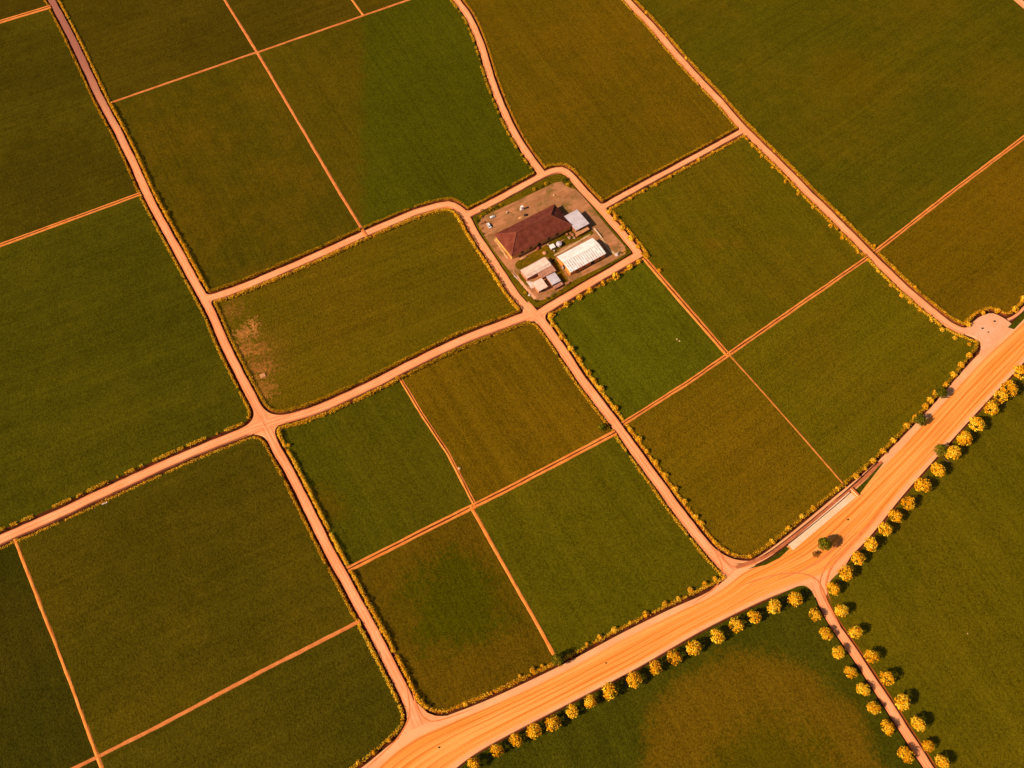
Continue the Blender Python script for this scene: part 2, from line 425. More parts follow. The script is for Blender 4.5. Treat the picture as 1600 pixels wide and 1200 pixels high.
# ------------------------------------------------------------------ ground sheet
def ground_mat():
    b = NB('open_ground'); P = b.pos()
    ln = b.n('VectorMath', operation='LENGTH'); b.l(P, ln.inputs[0])
    far = b.ramp(ln.outputs['Value'], 900, 1200)
    f = b.noise(P, 0.25, 4.0, 0.65)
    near = b.mix(b.ramp(f, 0.35, 0.65), alb((100, 40, 8)), alb((58, 26, 3)))
    col = b.mix(far, near, b.mix(b.ramp(b.noise(P, 0.006, 4.0), 0.4, 0.6), alb((80, 66, 0)), alb((100, 72, 2))))
    b.bump(f, 0.3)
    return b.done(col, 1.0)
g = MB(); S = 9000
g.add([(-S, -S, DITCHZ), (S, -S, DITCHZ), (S, S, DITCHZ), (-S, S, DITCHZ)], [(0, 1, 2, 3)])
tag(g.build('ground', ground_mat()), 'dark reddish earth seen in the ditches between roads and fields', 'ground', kind='structure')

# ------------------------------------------------------------------ roads
ZI = [0]
def strip(name, c, width, mat, z, skirt=0.35, jitter=0.4):
    c = resample(c, 4.0); nn = normals(c); mb = MB(); rn = random.Random(hash(name) % 999)
    u = 0.0; rows = []
    NV = 4
    jl = jr = 0.0
    for i, p in enumerate(c):
        if i: u += (p - c[i - 1]).length
        jl = jl * 0.7 + rn.uniform(-jitter, jitter) * 0.5; jr = jr * 0.7 + rn.uniform(-jitter, jitter) * 0.5
        row = []
        for k in range(NV + 1):
            t = k / NV
            dd = (width / 2 + jl) * (1 - t) * 1 + (-(width / 2 + jr)) * t
            q = p + nn[i] * dd; row.append(((q.x, q.y, z + 0.06 * math.sin(math.pi * t)), (u, 0.5 - t)))
        rows.append(row)
    vs, uvs = [], []
    for row in rows:
        for q, uv_ in row: vs.append(q); uvs.append(uv_)
    n = NV + 1; fs = []
    for i in range(len(rows) - 1):
        for k in range(NV): fs.append((i * n + k, i * n + k + 1, (i + 1) * n + k + 1, (i + 1) * n + k)[::-1])
    mb.add(vs, fs, uvs=uvs)
    for k, sgn in ((0, 1), (NV, -1)):
        vs2 = []; uv2 = []
        for i, row in enumerate(rows):
            q = row[k][0]; o = nn[i] * sgn * skirt
            vs2 += [q, (q[0] + o.x, q[1] + o.y, DITCHZ - 0.05)]; uv2 += [row[k][1], (row[k][1][0], row[k][1][1] + sgn * skirt)]
        fs2 = [(2 * i, 2 * i + 2, 2 * i + 3, 2 * i + 1) if sgn > 0 else (2 * i, 2 * i + 1, 2 * i + 3, 2 * i + 2) for i in range(len(rows) - 1)]
        mb.add(vs2, fs2, uvs=uv2)
    return mb.build(name, mat, smooth=True)

ROAD_LABEL = dict(
    R1='long dirt track running down the left side to the wide road',
    R2='pale dirt track crossing from the left edge to the farmyard crossroads',
    R3='short dirt track along the lower side of the farmyard',
    R4='dirt track with a bend that turns down past the farmyard',
    R5='curved dirt track coming down from the top to the farmyard',
    YN='dirt track wrapping the upper and right sides of the farmyard',
    R6='long straight dirt track running down to the turning area at right',
    R7='short dirt link from the farmyard to the right hand track',
    R8='dirt track from the farmyard crossroads down to the wide road',
    R9='narrow dirt lane between two rows of round yellow trees',
    R10='piece of dirt track cutting the top right corner')
for i, k in enumerate(ROAD_LABEL):
    tag(strip('dirt_road', C[k][0], C[k][1], M['track_far_dark' if k == 'R1' else 'track'], ROADZ + 0.004 * i), ROAD_LABEL[k], 'road', kind='structure')

# wide road
U = smooth_curve([V2(at(*p)) for p in [(200,1452),(470,1266),(568,1198),(612,1162),(650,1138),(695,1120),(750,1099),(800,1077),(885,1036),(975,988),(1050,951),(1102,928),(1130,909),(1152,888),(1172,878),(1200,861),(1250,822),(1310,772),(1345,744),(1390,704),(1450,642),(1490,597),(1527,556),(1560,528),(1600,493),(1680,425),(1900,222)]])
Lc = smooth_curve([V2(at(*p)) for p in [(440,1450),(600,1295),(706,1206),(735,1181),(800,1145),(900,1093),(1000,1041),(1100,983),(1200,934),(1245,917),(1280,908),(1300,899),(1330,868),(1360,838),(1407,778),(1462,716),(1500,673),(1562,606),(1600,566),(1700,455),(1900,230)]])
def sampleN(c, n):
    L = plen(c); out = []; acc = 0; j = 0; tot = [0]
    for a, b_ in zip(c, c[1:]): tot.append(tot[-1] + (b_ - a).length)
    for i in range(n):
        t = L * i / (n - 1)
        while j < len(c) - 2 and tot[j + 1] < t: j += 1
        out.append(c[j].lerp(c[j + 1], min(1, (t - tot[j]) / max(tot[j + 1] - tot[j], 1e-9))))
    return out
NS, NV = 220, 10
# pair stations by nearest progress along the middle line
Us = sampleN(U, NS); Ld = sampleN(Lc, 1200); Ls = []
j0 = 0
for i, p in enumerate(Us):
    a = Us[max(0, i - 2)]; b_ = Us[min(NS - 1, i + 2)]; t = (b_ - a).normalized()
    best = min(range(j0, min(len(Ld), j0 + 80)), key=lambda j: abs((Ld[j] - p).dot(t)) + 0.02 * (Ld[j] - p).length)
    j0 = best; Ls.append(Ld[best])
for _ in range(6):
    Ls = [Ls[0]] + [(Ls[i - 1] + Ls[i] * 2 + Ls[i + 1]) / 4 for i in range(1, NS - 1)] + [Ls[-1]]
mb = MB(); vs = []; uvs = []; u = 0
WZ = ROADZ + 0.06
for i in range(NS):
    if i: u += ((Us[i] + Ls[i]) / 2 - (Us[i - 1] + Ls[i - 1]) / 2).length
    for k in range(NV + 1):
        t = k / NV; q = Us[i].lerp(Ls[i], t)
        vs.append((q.x, q.y, WZ + 0.12 * math.sin(math.pi * t))); uvs.append((u, t))
n = NV + 1
mb.add(vs, [(i * n + k, (i + 1) * n + k, (i + 1) * n + k + 1, i * n + k + 1)[::-1] for i in range(NS - 1) for k in range(NV)], uvs=uvs)
for side, k in ((Us, 0), (Ls, NV)):
    nn = normals(side); s_ = 1 if k == 0 else -1
    vs2 = []; uv2 = []
    for i in range(NS):
        q = side[i]; o = nn[i] * s_ * 0.35
        vs2 += [(q.x, q.y, WZ), (q.x + o.x, q.y + o.y, DITCHZ - 0.05)]; uv2 += [uvs[i * n + k]] * 2
    mb.add(vs2, [(2 * i, 2 * i + 2, 2 * i + 3, 2 * i + 1) if s_ > 0 else (2 * i, 2 * i + 1, 2 * i + 3, 2 * i + 2) for i in range(NS - 1)], uvs=uv2)
tag(mb.build('wide_road', M['wide'], smooth=True), 'wide orange dirt road with wheel ruts sweeping across the lower right', 'road', kind='structure')

# ------------------------------------------------------------------ fields
aprons = MB()
NEAR_SIDE = {('F10', 'R6'), ('F13', 'R6'), ('F14', 'R4'), ('F15', 'R2'), ('F16', 'R2'), ('F10', 'R7'), ('F11', 'R3'), ('F19', 'R2'), ('F20', 'R2')}
def gap_of(key, k):
    if (key, k) in NEAR_SIDE: return 2.5
    return 0.9 if k in ('ML1', 'ML2', 'R9') else GAP if C[k][2] in 'RE' else 0.0
def build_outline(spec, inside, cuts, key=''):
    q = V2(at(*inside)); n = len(spec); off = []
    for k in spec:
        c, wd, kind = C[k]
        d_ = {'R': wd / 2, 'P': max(0.2, wd / 2 - 0.5), 'E': 0.0, 'X': 0.0}[kind]
        s_ = side_of(c, q); off.append(extend(offset(c, s_ * d_)))
    tin, tout = [None] * n, [None] * n; gapc = {}
    for i in range(n):
        j = (i + 1) % n; r_ = intersect(off[i], off[j])
        if r_ is None:
            # collinear continuation: join nearest ends
            best = min(((off[i][a] - off[j][b_]).length, a, b_) for a in (1, len(off[i]) - 2) for b_ in (1, len(off[j]) - 2))
            r_ = (float(best[1]), float(best[2])); gapc[i] = True
        tout[i], tin[j] = r_
    pieces = [sub(off[i], tin[i], tout[i]) for i in range(n)]
    # corners
    pts, names, gaps = [], [], []
    for i in range(n):
        k, kp, kn = spec[i], spec[i - 1], spec[(i + 1) % n]
        c = pieces[i]
        def cut(a, b_):
            v = cuts.get((a, b_), cuts.get((b_, a)))
            if v is not None: return v
            ks = C[a][2] + C[b_][2]
            if 'X' in ks: return 0.0
            return 0.8 if 'P' in ks else 3.0
        cs, ce = cut(kp, k), cut(k, kn)
        if cs: c = trim(c, cs)
        if ce: c = trim(c[::-1], ce)[::-1]
        g_ = gap_of(key, k)
        if pts is not None:
            for p in resample(c, 6.0): pts.append(p); names.append(k); gaps.append(g_)
        if ce:
            A = c[-1]; P = pieces[i][-1]; nxt = pieces[(i + 1) % n]; B = trim(nxt, ce)[0]
            gn = gap_of(key, kn)
            arc = []
            N = max(3, int(ce / 1.2))
            for s_ in range(1, N):
                t = s_ / N; p = A * (1 - t)**2 + P * 2 * t * (1 - t) + B * t * t
                arc.append(p); pts.append(p); names.append(k if t < 0.5 else kn); gaps.append(g_ * (1 - t) + gn * t)
            if ce > 2.0 and 'P' not in C[k][2] + C[kn][2]:
                cen = (A + B) / 2; dv = (P - cen).normalized() * 1.2
                ring = [A] + arc + [B]
                z = ROADZ - 0.006
                v = [(p.x, p.y, z) for p in ring] + [((p + dv).x, (p + dv).y, z) for p in (A, P, B)]
                m_ = len(ring)
                Pi = m_ + 1
                fs = [(i2, i2 + 1, Pi) for i2 in range(m_ - 1)] + [(m_, 0, Pi), (Pi, m_ - 1, m_ + 2)]
                vs_ = v + [(p.x + (cen - P).normalized().x * 0.35, p.y + (cen - P).normalized().y * 0.35, DITCHZ - 0.05) for p in ring]
                fs += [(i2, m_ + 3 + i2, m_ + 3 + i2 + 1, i2 + 1) for i2 in range(m_ - 1)]
                aprons.add(vs_, fs, uvs=[(p[0], 0.0) for p in vs_])
    # drop doubles
    o = [(pts[0], names[0], gaps[0])]
    for a in zip(pts[1:], names[1:], gaps[1:]):
        if (a[0] - o[-1][0]).length > 0.05: o.append(a)
    if (o[0][0] - o[-1][0]).length < 0.05: o.pop()
    pts, names, gaps = map(list, zip(*o))
    area = sum(a.x * b_.y - a.y * b_.x for a, b_ in zip(pts, pts[1:] + pts[:1]))
    if area < 0: pts.reverse(); names.reverse(); gaps.reverse()
    return pts, names, gaps
def inset(pts, ds):
    n = len(pts); out = []
    for i in range(n):
        a, b_, c = pts[i - 1], pts[i], pts[(i + 1) % n]
        t1 = (b_ - a).normalized(); t2 = (c - b_).normalized()
        n1 = Vector((-t1.y, t1.x)); n2 = Vector((-t2.y, t2.x)); m_ = n1 + n2
        m_ = m_.normalized() if m_.length > 1e-6 else n1
        k = max(0.5, m_.dot(n1)); out.append(b_ + m_ * (ds[i] / k))
    return out

def world(px, py): p = at(px, py, FIELDZ); return (p.x, p.y)
def w_norm(a, b_):                     # left normal of the line a->b on the ground
    p, q = V2(at(*a)), V2(at(*b_)); t = (q - p).normalized(); return (t.y, -t.x)
OL, BR, GR = (88, 68, 1), (106, 72, 2), (70, 68, 2)
FIELDS = [
 # key, short name, look, outline curves, inside point, corner cuts, main colour, second colour, row curve, extras
 ('F0', 'top left corner field', 'dark olive crop', ['P0','XL','XT','R1'], (30,-20), {}, (74,54,0), (84,60,0), 'P0', {}),
 ('F1', 'field at the upper left edge', 'dark olive crop', ['P0','R1','P5','XL'], (80,200), {}, (72,56,0), (84,64,0), 'P5', {}),
 ('F2', 'big green field at the left edge', 'dark green crop', ['P5','R1','R2','XL'], (150,560), {('R1','R2'):13}, (74,63,6), (84,67,6), 'R2', {}),
 ('F3', 'brownish field at the top left', 'brown olive crop', ['R1','XT','P3','P1'], (220,70), {}, (76,56,0), (86,62,0), 'P1', {}),
 ('F4', 'tall olive field above the bending track', 'olive crop', ['R1','P1','P3','R4'], (350,250), {('R1','R4'):3}, (82,64,0), (98,68,0), 'P3', {}),
 ('F5', 'top field left of the short bund', 'brown olive crop', ['P3','XT','P4','P2'], (450,20), {}, (78,58,0), (88,62,0), 'P2', {}),
 ('F5b', 'sliver of field at the top by the curved track', 'brown olive crop', ['P4','XT','R5','P2'], (620,-30), {}, (78,58,0), (88,62,0), 'P2', {}),
 ('F6', 'two-tone field above the farmyard', 'crop, brown at left and green at right', ['P3','P2','R5','YN','R4'], (620,180), {('R5','YN'):3,('YN','R4'):3}, (84,66,0), (94,68,0), 'P3', dict(split=(world(567,150), w_norm((568,320),(570,20)), (79,73,6)))),
 ('F7', 'brown field right of the curved track', 'brown crop', ['R5','XT','R6','R7','YN'], (950,150), {('R6','R7'):2.5,('R7','YN'):2.5,('R5','YN'):2}, (100,72,0), (112,74,2), 'R6', {}),
 ('F8', 'largest field at the top right', 'olive green crop', ['R6','XT','R10','P12'], (1400,150), {}, (84,70,0), (98,72,0), 'P12', dict(patches=[(world(1330,120), 26, 16, (106,76,4), 0.4, 40)])),
 ('F24', 'far corner field beyond the top right track', 'olive crop', ['R10','XT','XR','P12'], (1750,-50), {}, (82,66,0), (92,68,0), 'R10', {}),
 ('F9', 'brown field by the turning area', 'brown crop', ['R6','P12','XR','TA'], (1500,420), {('R6','TA'):2.5}, (108,76,0), (116,76,2), 'P12', {}),
 ('F10', 'large field right of the farmyard', 'olive brown crop', ['YN','R7','R6','P9','P10'], (1150,400), {('YN','R7'):2.5,('R7','R6'):2.5}, (94,76,0), (104,76,0), 'R6', dict(patches=[(world(1113,383), 4, 3, (122,82,12), 0.4, 8), (world(1152,381), 3, 3, (122,82,12), 0.4, 8)])),
 ('F11', 'small green field below the farmyard', 'bright green crop', ['R3','P10','P9','R8'], (1000,540), {('R3','R8'):6}, (86,75,4), (92,79,4), 'P10', dict(row=0.12)),
 ('F12', 'brown field above the concrete pad', 'brown crop', ['R8','P9','P11','MU2'], (1130,720), {('R8','MU2'):14}, (108,78,0), (116,78,2), 'P9', {}),
 ('F13', 'olive field beside the wide road', 'olive crop', ['P11','P9','R6','MU2'], (1330,580), {('R6','MU2'):3.5}, (100,80,0), (108,78,0), 'P9', {}),
 ('F14', 'oblong field by the farmyard', 'brown crop with bare soil at one end', ['R4','R2','R1'], (600,480), {('R4','R2'):5,('R2','R1'):13,('R1','R4'):3.5}, (98,74,0), (106,74,2), 'R2', dict(patches=[(world(387,520), 6, 3, (206,126,58), 0.85, 12), (world(394,506), 3, 2, (206,126,58), 0.8, 10), (world(386,548), 5, 3, (214,124,60), 0.85, 12), (world(404,545), 4, 3, (190,110,46), 0.8, 12), (world(407,578), 6, 3, (206,116,56), 0.85, 14), (world(417,605), 5, 4, (170,104,40), 0.8, 14), (world(362,485), 5, 5, (150,96,32), 0.7, 14), (world(400,560), 20, 10, (128,88,20), 0.5, 20)])),
 ('F15', 'green field below the left crossroads', 'dark green crop', ['R2','P6','P7','R1'], (590,750), {('R1','R2'):9}, (79,68,4), (88,70,4), 'P6', dict(patches=[(world(505,790), 10, 8, (108,72,4), 0.5, 20)])),
 ('F16', 'brown field in the middle', 'rough brown crop', ['R2','R8','P7','P6'], (790,630), {('R2','R8'):8}, (106,74,0), (118,78,2), 'P6', dict(row=0.14)),
 ('F17', 'mottled field above the wide road junction', 'mottled brown and green crop', ['P7','P8','MU1','R1'], (700,950), {('R1','MU1'):13}, (92,66,0), (104,68,2), 'P8', dict(patches=[(world(715,935), 26, 9, (74,68,2), 0.85, 44)])),
 ('F18', 'olive field left of the lower track', 'olive green crop', ['P7','R8','MU1','P8'], (930,870), {('R8','MU1'):4}, (88,74,0), (98,76,0), 'P8', {}),
 ('F19', 'wide olive field at the lower left', 'olive crop', ['R2','R1','P14','P13'], (300,880), {('R2','R1'):12}, (76,60,0), (88,64,0), 'R2', {}),
 ('F20', 'darkest field at the lower left edge', 'dark olive crop', ['R2','P13','P14','XL'], (40,1080), {}, (60,50,0), (70,52,0), 'P13', {}),
 ('F21', 'rounded field at the bottom left', 'dark olive crop', ['P13','P14','R1','MU0','XB'], (400,1150), {('R1','MU0'):10}, (72,58,0), (82,62,0), 'P14', {}),
 ('F25', 'bottom left corner field', 'dark olive crop', ['P14','P13','XB','XL'], (60,1290), {}, (64,50,0), (72,54,0), 'P14', {}),
 ('F22', 'field with a round brown patch', 'green crop with a round brown patch', ['ML1','R9','XB'], (1000,1200), {('ML1','R9'):11}, (68,60,0), (78,64,0), 'R9', dict(patches=[(world(1195,1215), 60, 7, (118,82,10), 0.78, 20), (world(1215,1245), 34, 10, (84,70,4), 0.8, 40)])),
 ('F23', 'big field at the bottom right', 'olive green crop', ['R9','ML2','XR','XB'], (1500,1000), {('R9','ML2'):9}, (92,75,6), (102,77,6), 'R9', {}),
]
def simplify_tess(pts):
    return geometry.tessellate_polygon([[Vector((p.x, p.y, 0)) for p in pts]])
OUT = {}
for fi, (key, short, look, spec, inside, cuts, c1, c2, rowc, ex) in enumerate(FIELDS):
    pts, names, gaps = build_outline(spec, inside, cuts, key)
    OUT[key] = (pts, names, gaps)
    o0 = inset(pts, [g_ for g_ in gaps]); o1 = inset(pts, [g_ + (0.45 if g_ > 0 else 0.05) for g_ in gaps])
    n = len(pts); z = FIELDZ + 0.0
    mb = MB(); mb.add([(p.x, p.y, z) for p in o1], [tuple(t) for t in simplify_tess(o1)])
    fa = mb.f
    # make sure the top faces up
    for i, f in enumerate(fa):
        a, b_, c = (Vector(mb.v[k]) for k in f)
        if (b_ - a).cross(c - a).z < 0: fa[i] = f[::-1]
    nt_ = len(fa)
    mb.add([(p.x, p.y, DITCHZ - 0.02) for p in o0], [])
    for i in range(n):
        j = (i + 1) % n; mb.f.append([n + i, n + j, j, i])
    rc = C[rowc][0]; dv = (rc[len(rc) // 2 + 1] - rc[len(rc) // 2 - 1]) if len(rc) > 2 else rc[-1] - rc[0]
    ang = math.atan2(dv.y, dv.x)
    mat = crop_mat('crop_' + key, c1, c2, -ang, ex.get('row', 0.10), ex.get('patches', ()), ex.get('split'), fi * 1.7)
    o = mb.build('crop_field', [mat, M['bank']])
    for p in o.data.polygons: p.material_index = 0 if p.index < nt_ else 1
    tag(o, f'{look} of the {short}', 'crop field', 'crop fields between the tracks', 'stuff')
FNAME = {f[0]: f[1] for f in FIELDS}

# ------------------------------------------------------------------ paths (bunds) between fields
PATH_LABEL = dict(
    P0='wide worn path meeting the left track at the top left corner', P1='thin orange bund from the left track to the upper crossing of bunds',
    P2='thin orange bund rising from the upper crossing to the top edge', P3='long thin orange bund from the top edge down to the bending track',
    P4='shortest orange bund at the top edge', P5='double bund with a dark channel at the left edge',
    P6='orange bund between the green field and the brown middle field', P7='double bund with a channel crossing the lower middle fields',
    P8='orange bund running down to the dark tree by the wide road', P9='double bund from the lower track up to the right hand track',
    P10='broad double bund leaving the right corner of the farmyard', P11='thinnest earth line ending at the concrete pad',
    P12='double bund from the right hand track to the right edge', P13='orange bund bending down the lower left side', P14='orange bund crossing the bottom left to the long track')
DOUBLE = {'P0', 'P5', 'P7', 'P9', 'P10', 'P12', 'P6'}
for i, (k, lab) in enumerate(PATH_LABEL.items()):
    c, wd, _ = C[k]; c = resample(c, 1.0)
    def on_road(p):
        for rk in ROAD_LABEL:
            rc, rw, _ = C[rk]
            for a, b_ in zip(rc, rc[1:]):
                ab = b_ - a; t = max(0, min(1, (p - a).dot(ab) / max(ab.length_squared, 1e-9)))
                if (p - a - ab * t).length < rw / 2 + 0.4: return True
        return False
    while len(c) > 4 and on_road(c[0]): c.pop(0)
    while len(c) > 4 and on_road(c[-1]): c.pop()
    mid_ = [p for p in c[1:-1]]; c = [c[0]] + mid_[::3] + [c[-1]]; nn = normals(c); rn = random.Random(i + 5)
    z = FIELDZ
    if k in DOUBLE:
        h = wd / 2; ch = 0.11 * wd
        prof = [(-h - 0.3, -0.05, 0), (-h + 0.25, 0.30, 0), (-ch - 0.08, 0.30, 0), (-ch + 0.08, 0.03, 1), (ch - 0.08, 0.03, 1), (ch + 0.08, 0.28, 0), (h - 0.25, 0.28, 0), (h + 0.3, -0.05, 0)]
    else:
        h = wd / 2; prof = [(-h - 0.25, -0.05, 0), (-h + 0.25, 0.24, 0), (0, 0.30, 0), (h - 0.25, 0.24, 0), (h + 0.25, -0.05, 0)]
    mb = MB(); vs = []
    j = [0] * len(prof)
    for q, nm in zip(c, nn):
        for a, (dx, dz, _) in enumerate(prof):
            j[a] = j[a] * 0.6 + rn.uniform(-0.22, 0.22) * 0.6
            w_ = q + nm * (dx + j[a]); vs.append((w_.x, w_.y, z + dz + 0.003 * i))
    m_ = len(prof)
    mb.add(vs, [(a * m_ + b_, (a + 1) * m_ + b_, (a + 1) * m_ + b_ + 1, a * m_ + b_ + 1)[::-1] for a in range(len(c) - 1) for b_ in range(m_ - 1)])
    o = mb.build('dirt_path', [M['path_worn' if k == 'P11' else 'path_pale' if k in ('P1', 'P2', 'P3', 'P14') else 'path'], M['channel']])
    for p in o.data.polygons:
        b_ = p.index % (m_ - 1)
        p.material_index = 1 if (k in DOUBLE and b_ in (2, 3, 4)) else 0
    tag(o, lab, 'path', kind='structure')
tag(strip('dirt_path', smooth_curve([V2(at(*p)) for p in [(1574,500),(1586,495),(1600,482),(1680,404),(1900,192)]]), 1.8, M['track'], ROADZ + 0.05), 'narrow path leaving the turning area towards the right edge', 'path', kind='structure')
tag(strip('dirt_path', smooth_curve([V2(at(*p)) for p in [(1150,887),(1200,868),(1250,831),(1310,781),(1345,752),(1378,722)]]), 2.0, M['lane'], WZ + 0.1), 'narrow reddish strip between the ditch and the concrete pad', 'path', kind='structure')

# turning area
def poly(name, pts, z, mat, skirt=0.35):
    g_ = [V2(at(*p)) for p in pts]
    area = sum(a.x * b_.y - a.y * b_.x for a, b_ in zip(g_, g_[1:] + g_[:1]))
    if area < 0: g_.reverse()
    mb = MB(); n = len(g_)
    mb.add([(p.x, p.y, z) for p in g_], [])
    for t in simplify_tess(g_):
        a, b_, c = (g_[k] for k in t)
        mb.f.append(list(t) if (b_ - a).cross(c - a) > 0 else list(t)[::-1])
    o_ = inset(g_, [-skirt] * n); k = len(mb.v)
    mb.v += [(p.x, p.y, DITCHZ - 0.05) for p in o_]
    for i in range(n): mb.f.append([k + i, k + (i + 1) % n, (i + 1) % n, i])
    return mb.build(name, mat)
def rounded(pts, it=2):
    for _ in range(it):
        o = []
        for a, b_ in zip(pts, pts[1:] + pts[:1]):
            o += [(a[0] * .75 + b_[0] * .25, a[1] * .75 + b_[1] * .25), (a[0] * .25 + b_[0] * .75, a[1] * .25 + b_[1] * .75)]
        pts = o
    return pts
tag(poly('turning_area', rounded([(1490,505),(1496,512),(1512,515),(1520,504),(1532,494),(1549,489),(1562,494),(1575,502),(1586,512),(1575,522),(1550,540),(1528,560),(1536,540),(1530,529),(1500,518)], 1), ROADZ + 0.11, M['pink']), 'pale pink rounded turning area beside the wide road', 'ground', kind='structure')
tag(poly('concrete_pad', [(1231,851),(1326,769),(1337,777),(1239,860)], WZ + 0.2, M['concrete'], 0.05), 'long pale concrete pad beside the wide road', 'pavement', kind='structure')
for q in ([(1235,905),(1252,919),(1270,932),(1288,940),(1294,922),(1301,910),(1318,888),(1340,852),(1300,860)], [(632,1090),(637,1130),(622,1156),(650,1142),(692,1123),(668,1114),(648,1095)], [(1108,868),(1127,890),(1122,911),(1145,898),(1167,883),(1145,881),(1124,866)]):
    g_ = [V2(at(*p)) for p in q]
    if sum(a.x * b_.y - a.y * b_.x for a, b_ in zip(g_, g_[1:] + g_[:1])) < 0: g_.reverse()
    for t in simplify_tess(g_):
        a, b_, c = (g_[k] for k in t)
        if (b_ - a).cross(c - a) < 0: a, b_, c = c, b_, a
        aprons.add([(p.x, p.y, ROADZ - 0.012) for p in (a, b_, c)], [(0, 1, 2)], uvs=[(p.x, 0.0) for p in (a, b_, c)])
aprons_o = tag(aprons.build('road_junction', M['track']), 'rounded dirt corners where the tracks meet', 'road', kind='structure')

for nm, pts, lab in (('grass', [(1170,889),(1200,874),(1226,853),(1233,858),(1218,872),(1196,883)], 'dark grass wedge left of the concrete pad'),
                ('grass', [(1336,766),(1356,747),(1376,725),(1380,724),(1362,747),(1346,768),(1341,774)], 'dark grass wedge right of the concrete pad'),
                ('grass', [(1574,512),(1586,501),(1602,485),(1640,448),(1640,456),(1606,492),(1584,515)], 'dark grass wedge between turning area path and wide road')):
    tag(poly(nm, pts, WZ + 0.14, M['grass_dark']), lab, 'grass', kind='stuff')

# parapet at the end of the pad
a, b_ = at(1329, 764), at(1340, 775); mid = (a + b_) / 2; ux = (b_ - a).normalized()
root = empty('low_wall', (mid.x, mid.y, WZ))
mbp = MB(); mbp.box((0, 0), ux, (b_ - a).length / 2, 0.5, 0, 1.1); mbp.build('wall_block', M['concrete'], root)
mbp = MB(); mbp.box((0, 0), ux, (b_ - a).length / 2 + 0.15, 0.65, 1.1, 1.3); mbp.build('coping', M['path_pale'], root)
tag(root, 'low earth coloured wall across the upper end of the concrete pad', 'wall')

# ------------------------------------------------------------------ hedges
SIDE_WORD = {0: 'right', 1: 'upper right', 2: 'upper', 3: 'upper left', 4: 'left', 5: 'lower left', 6: 'lower', 7: 'lower right'}
used_labels = set()
def hedge(key, k, style='thin', mat='hedge'):
    pts, names, gaps = OUT[key]; n = len(pts)
    ins = inset(pts, [g_ + 0.75 for g_ in gaps])
    idx = [i for i in range(n) if names[i] == k]
    # contiguous run (cyclic)
    st = next((i for i in idx if names[i - 1] != k), idx[0]); run = []
    i = st
    while names[i] == k and len(run) < n: run.append(ins[i]); i = (i + 1) % n
    # keep what the photo can see, plus a margin
    line = [p for p in resample(run, 1.0) if -90 < px_of((p.x, p.y, 0))[0] < 1690 and -90 < px_of((p.x, p.y, 0))[1] < 1290]
    if len(line) < 4: return
    W_, Hh, dens, gap, size = dict(thin=(1.5, 0.9, 19, 0.10, 0.50), mid=(1.8, 1.5, 28, 0.05, 0.55), tall=(1.9, 2.7, 38, 0.02, 0.6), patchy=(1.8, 1.3, 25, 0.42, 0.55))[style]
    rn = random.Random(key + k); mb = MB(); nn = normals(line)
    ph = rn.uniform(0, 100)
    for i, (p, nm) in enumerate(zip(line, nn)):
        s = i + ph
        e = 0.55 + 0.25 * math.sin(s * 0.31) + 0.2 * math.sin(s * 0.83 + 1.3) + 0.15 * math.sin(s * 0.117 + 4)
        if e < gap + rn.uniform(-0.08, 0.08): continue
        hh = Hh * (0.65 + 0.5 * e) * rn.uniform(0.8, 1.2); ww = W_ * (0.75 + 0.35 * e)
        for _ in range(int(dens * (0.6 + 0.5 * e))):
            v = rn.uniform(-1, 1); hz = hh * math.sqrt(max(0.02, 1 - v * v)) * rn.uniform(0.25, 1.0) ** 0.5
            q = p + nm * v * ww / 2 + Vector((rn.uniform(-0.5, 0.5), rn.uniform(-0.5, 0.5)))
            nrm = Vector((nm.x * v * 0.8 + rn.gauss(0, 0.45), nm.y * v * 0.8 + rn.gauss(0, 0.45), 0.9 + rn.gauss(0, 0.3))).normalized()
            mb.leaf(Vector((q.x, q.y, FIELDZ + hz)), nrm, size * rn.uniform(0.7, 1.3), min(1, max(0, rn.gauss(0.5, 0.26))), rn)
    if not mb.f: return
    o = mb.build('hedge', M[mat])
    cen = px_of((*(sum(ins, Vector((0, 0))) / n), 0)); mid = line[len(line) // 2]; mp = px_of((mid.x, mid.y, 0))
    f = FIELDS[[q[0] for q in FIELDS].index(key)]; inp = f[4]
    a = math.degrees(math.atan2(-(mp[1] - inp[1]), mp[0] - inp[0])) % 360
    sd = SIDE_WORD[int((a + 22.5) // 45) % 8]
    word = dict(thin='thin', mid='dense', tall='tall', patchy='patchy')[style]
    colr = {'hedge': 'yellow', 'hedge_olive': 'olive yellow'}[mat]
    lab = f'{word} hedge, {sd} side of {FNAME[key]}'
    while lab in used_labels: lab += ' too'
    used_labels.add(lab); tag(o, lab, 'hedge', 'hedges along the field edges')

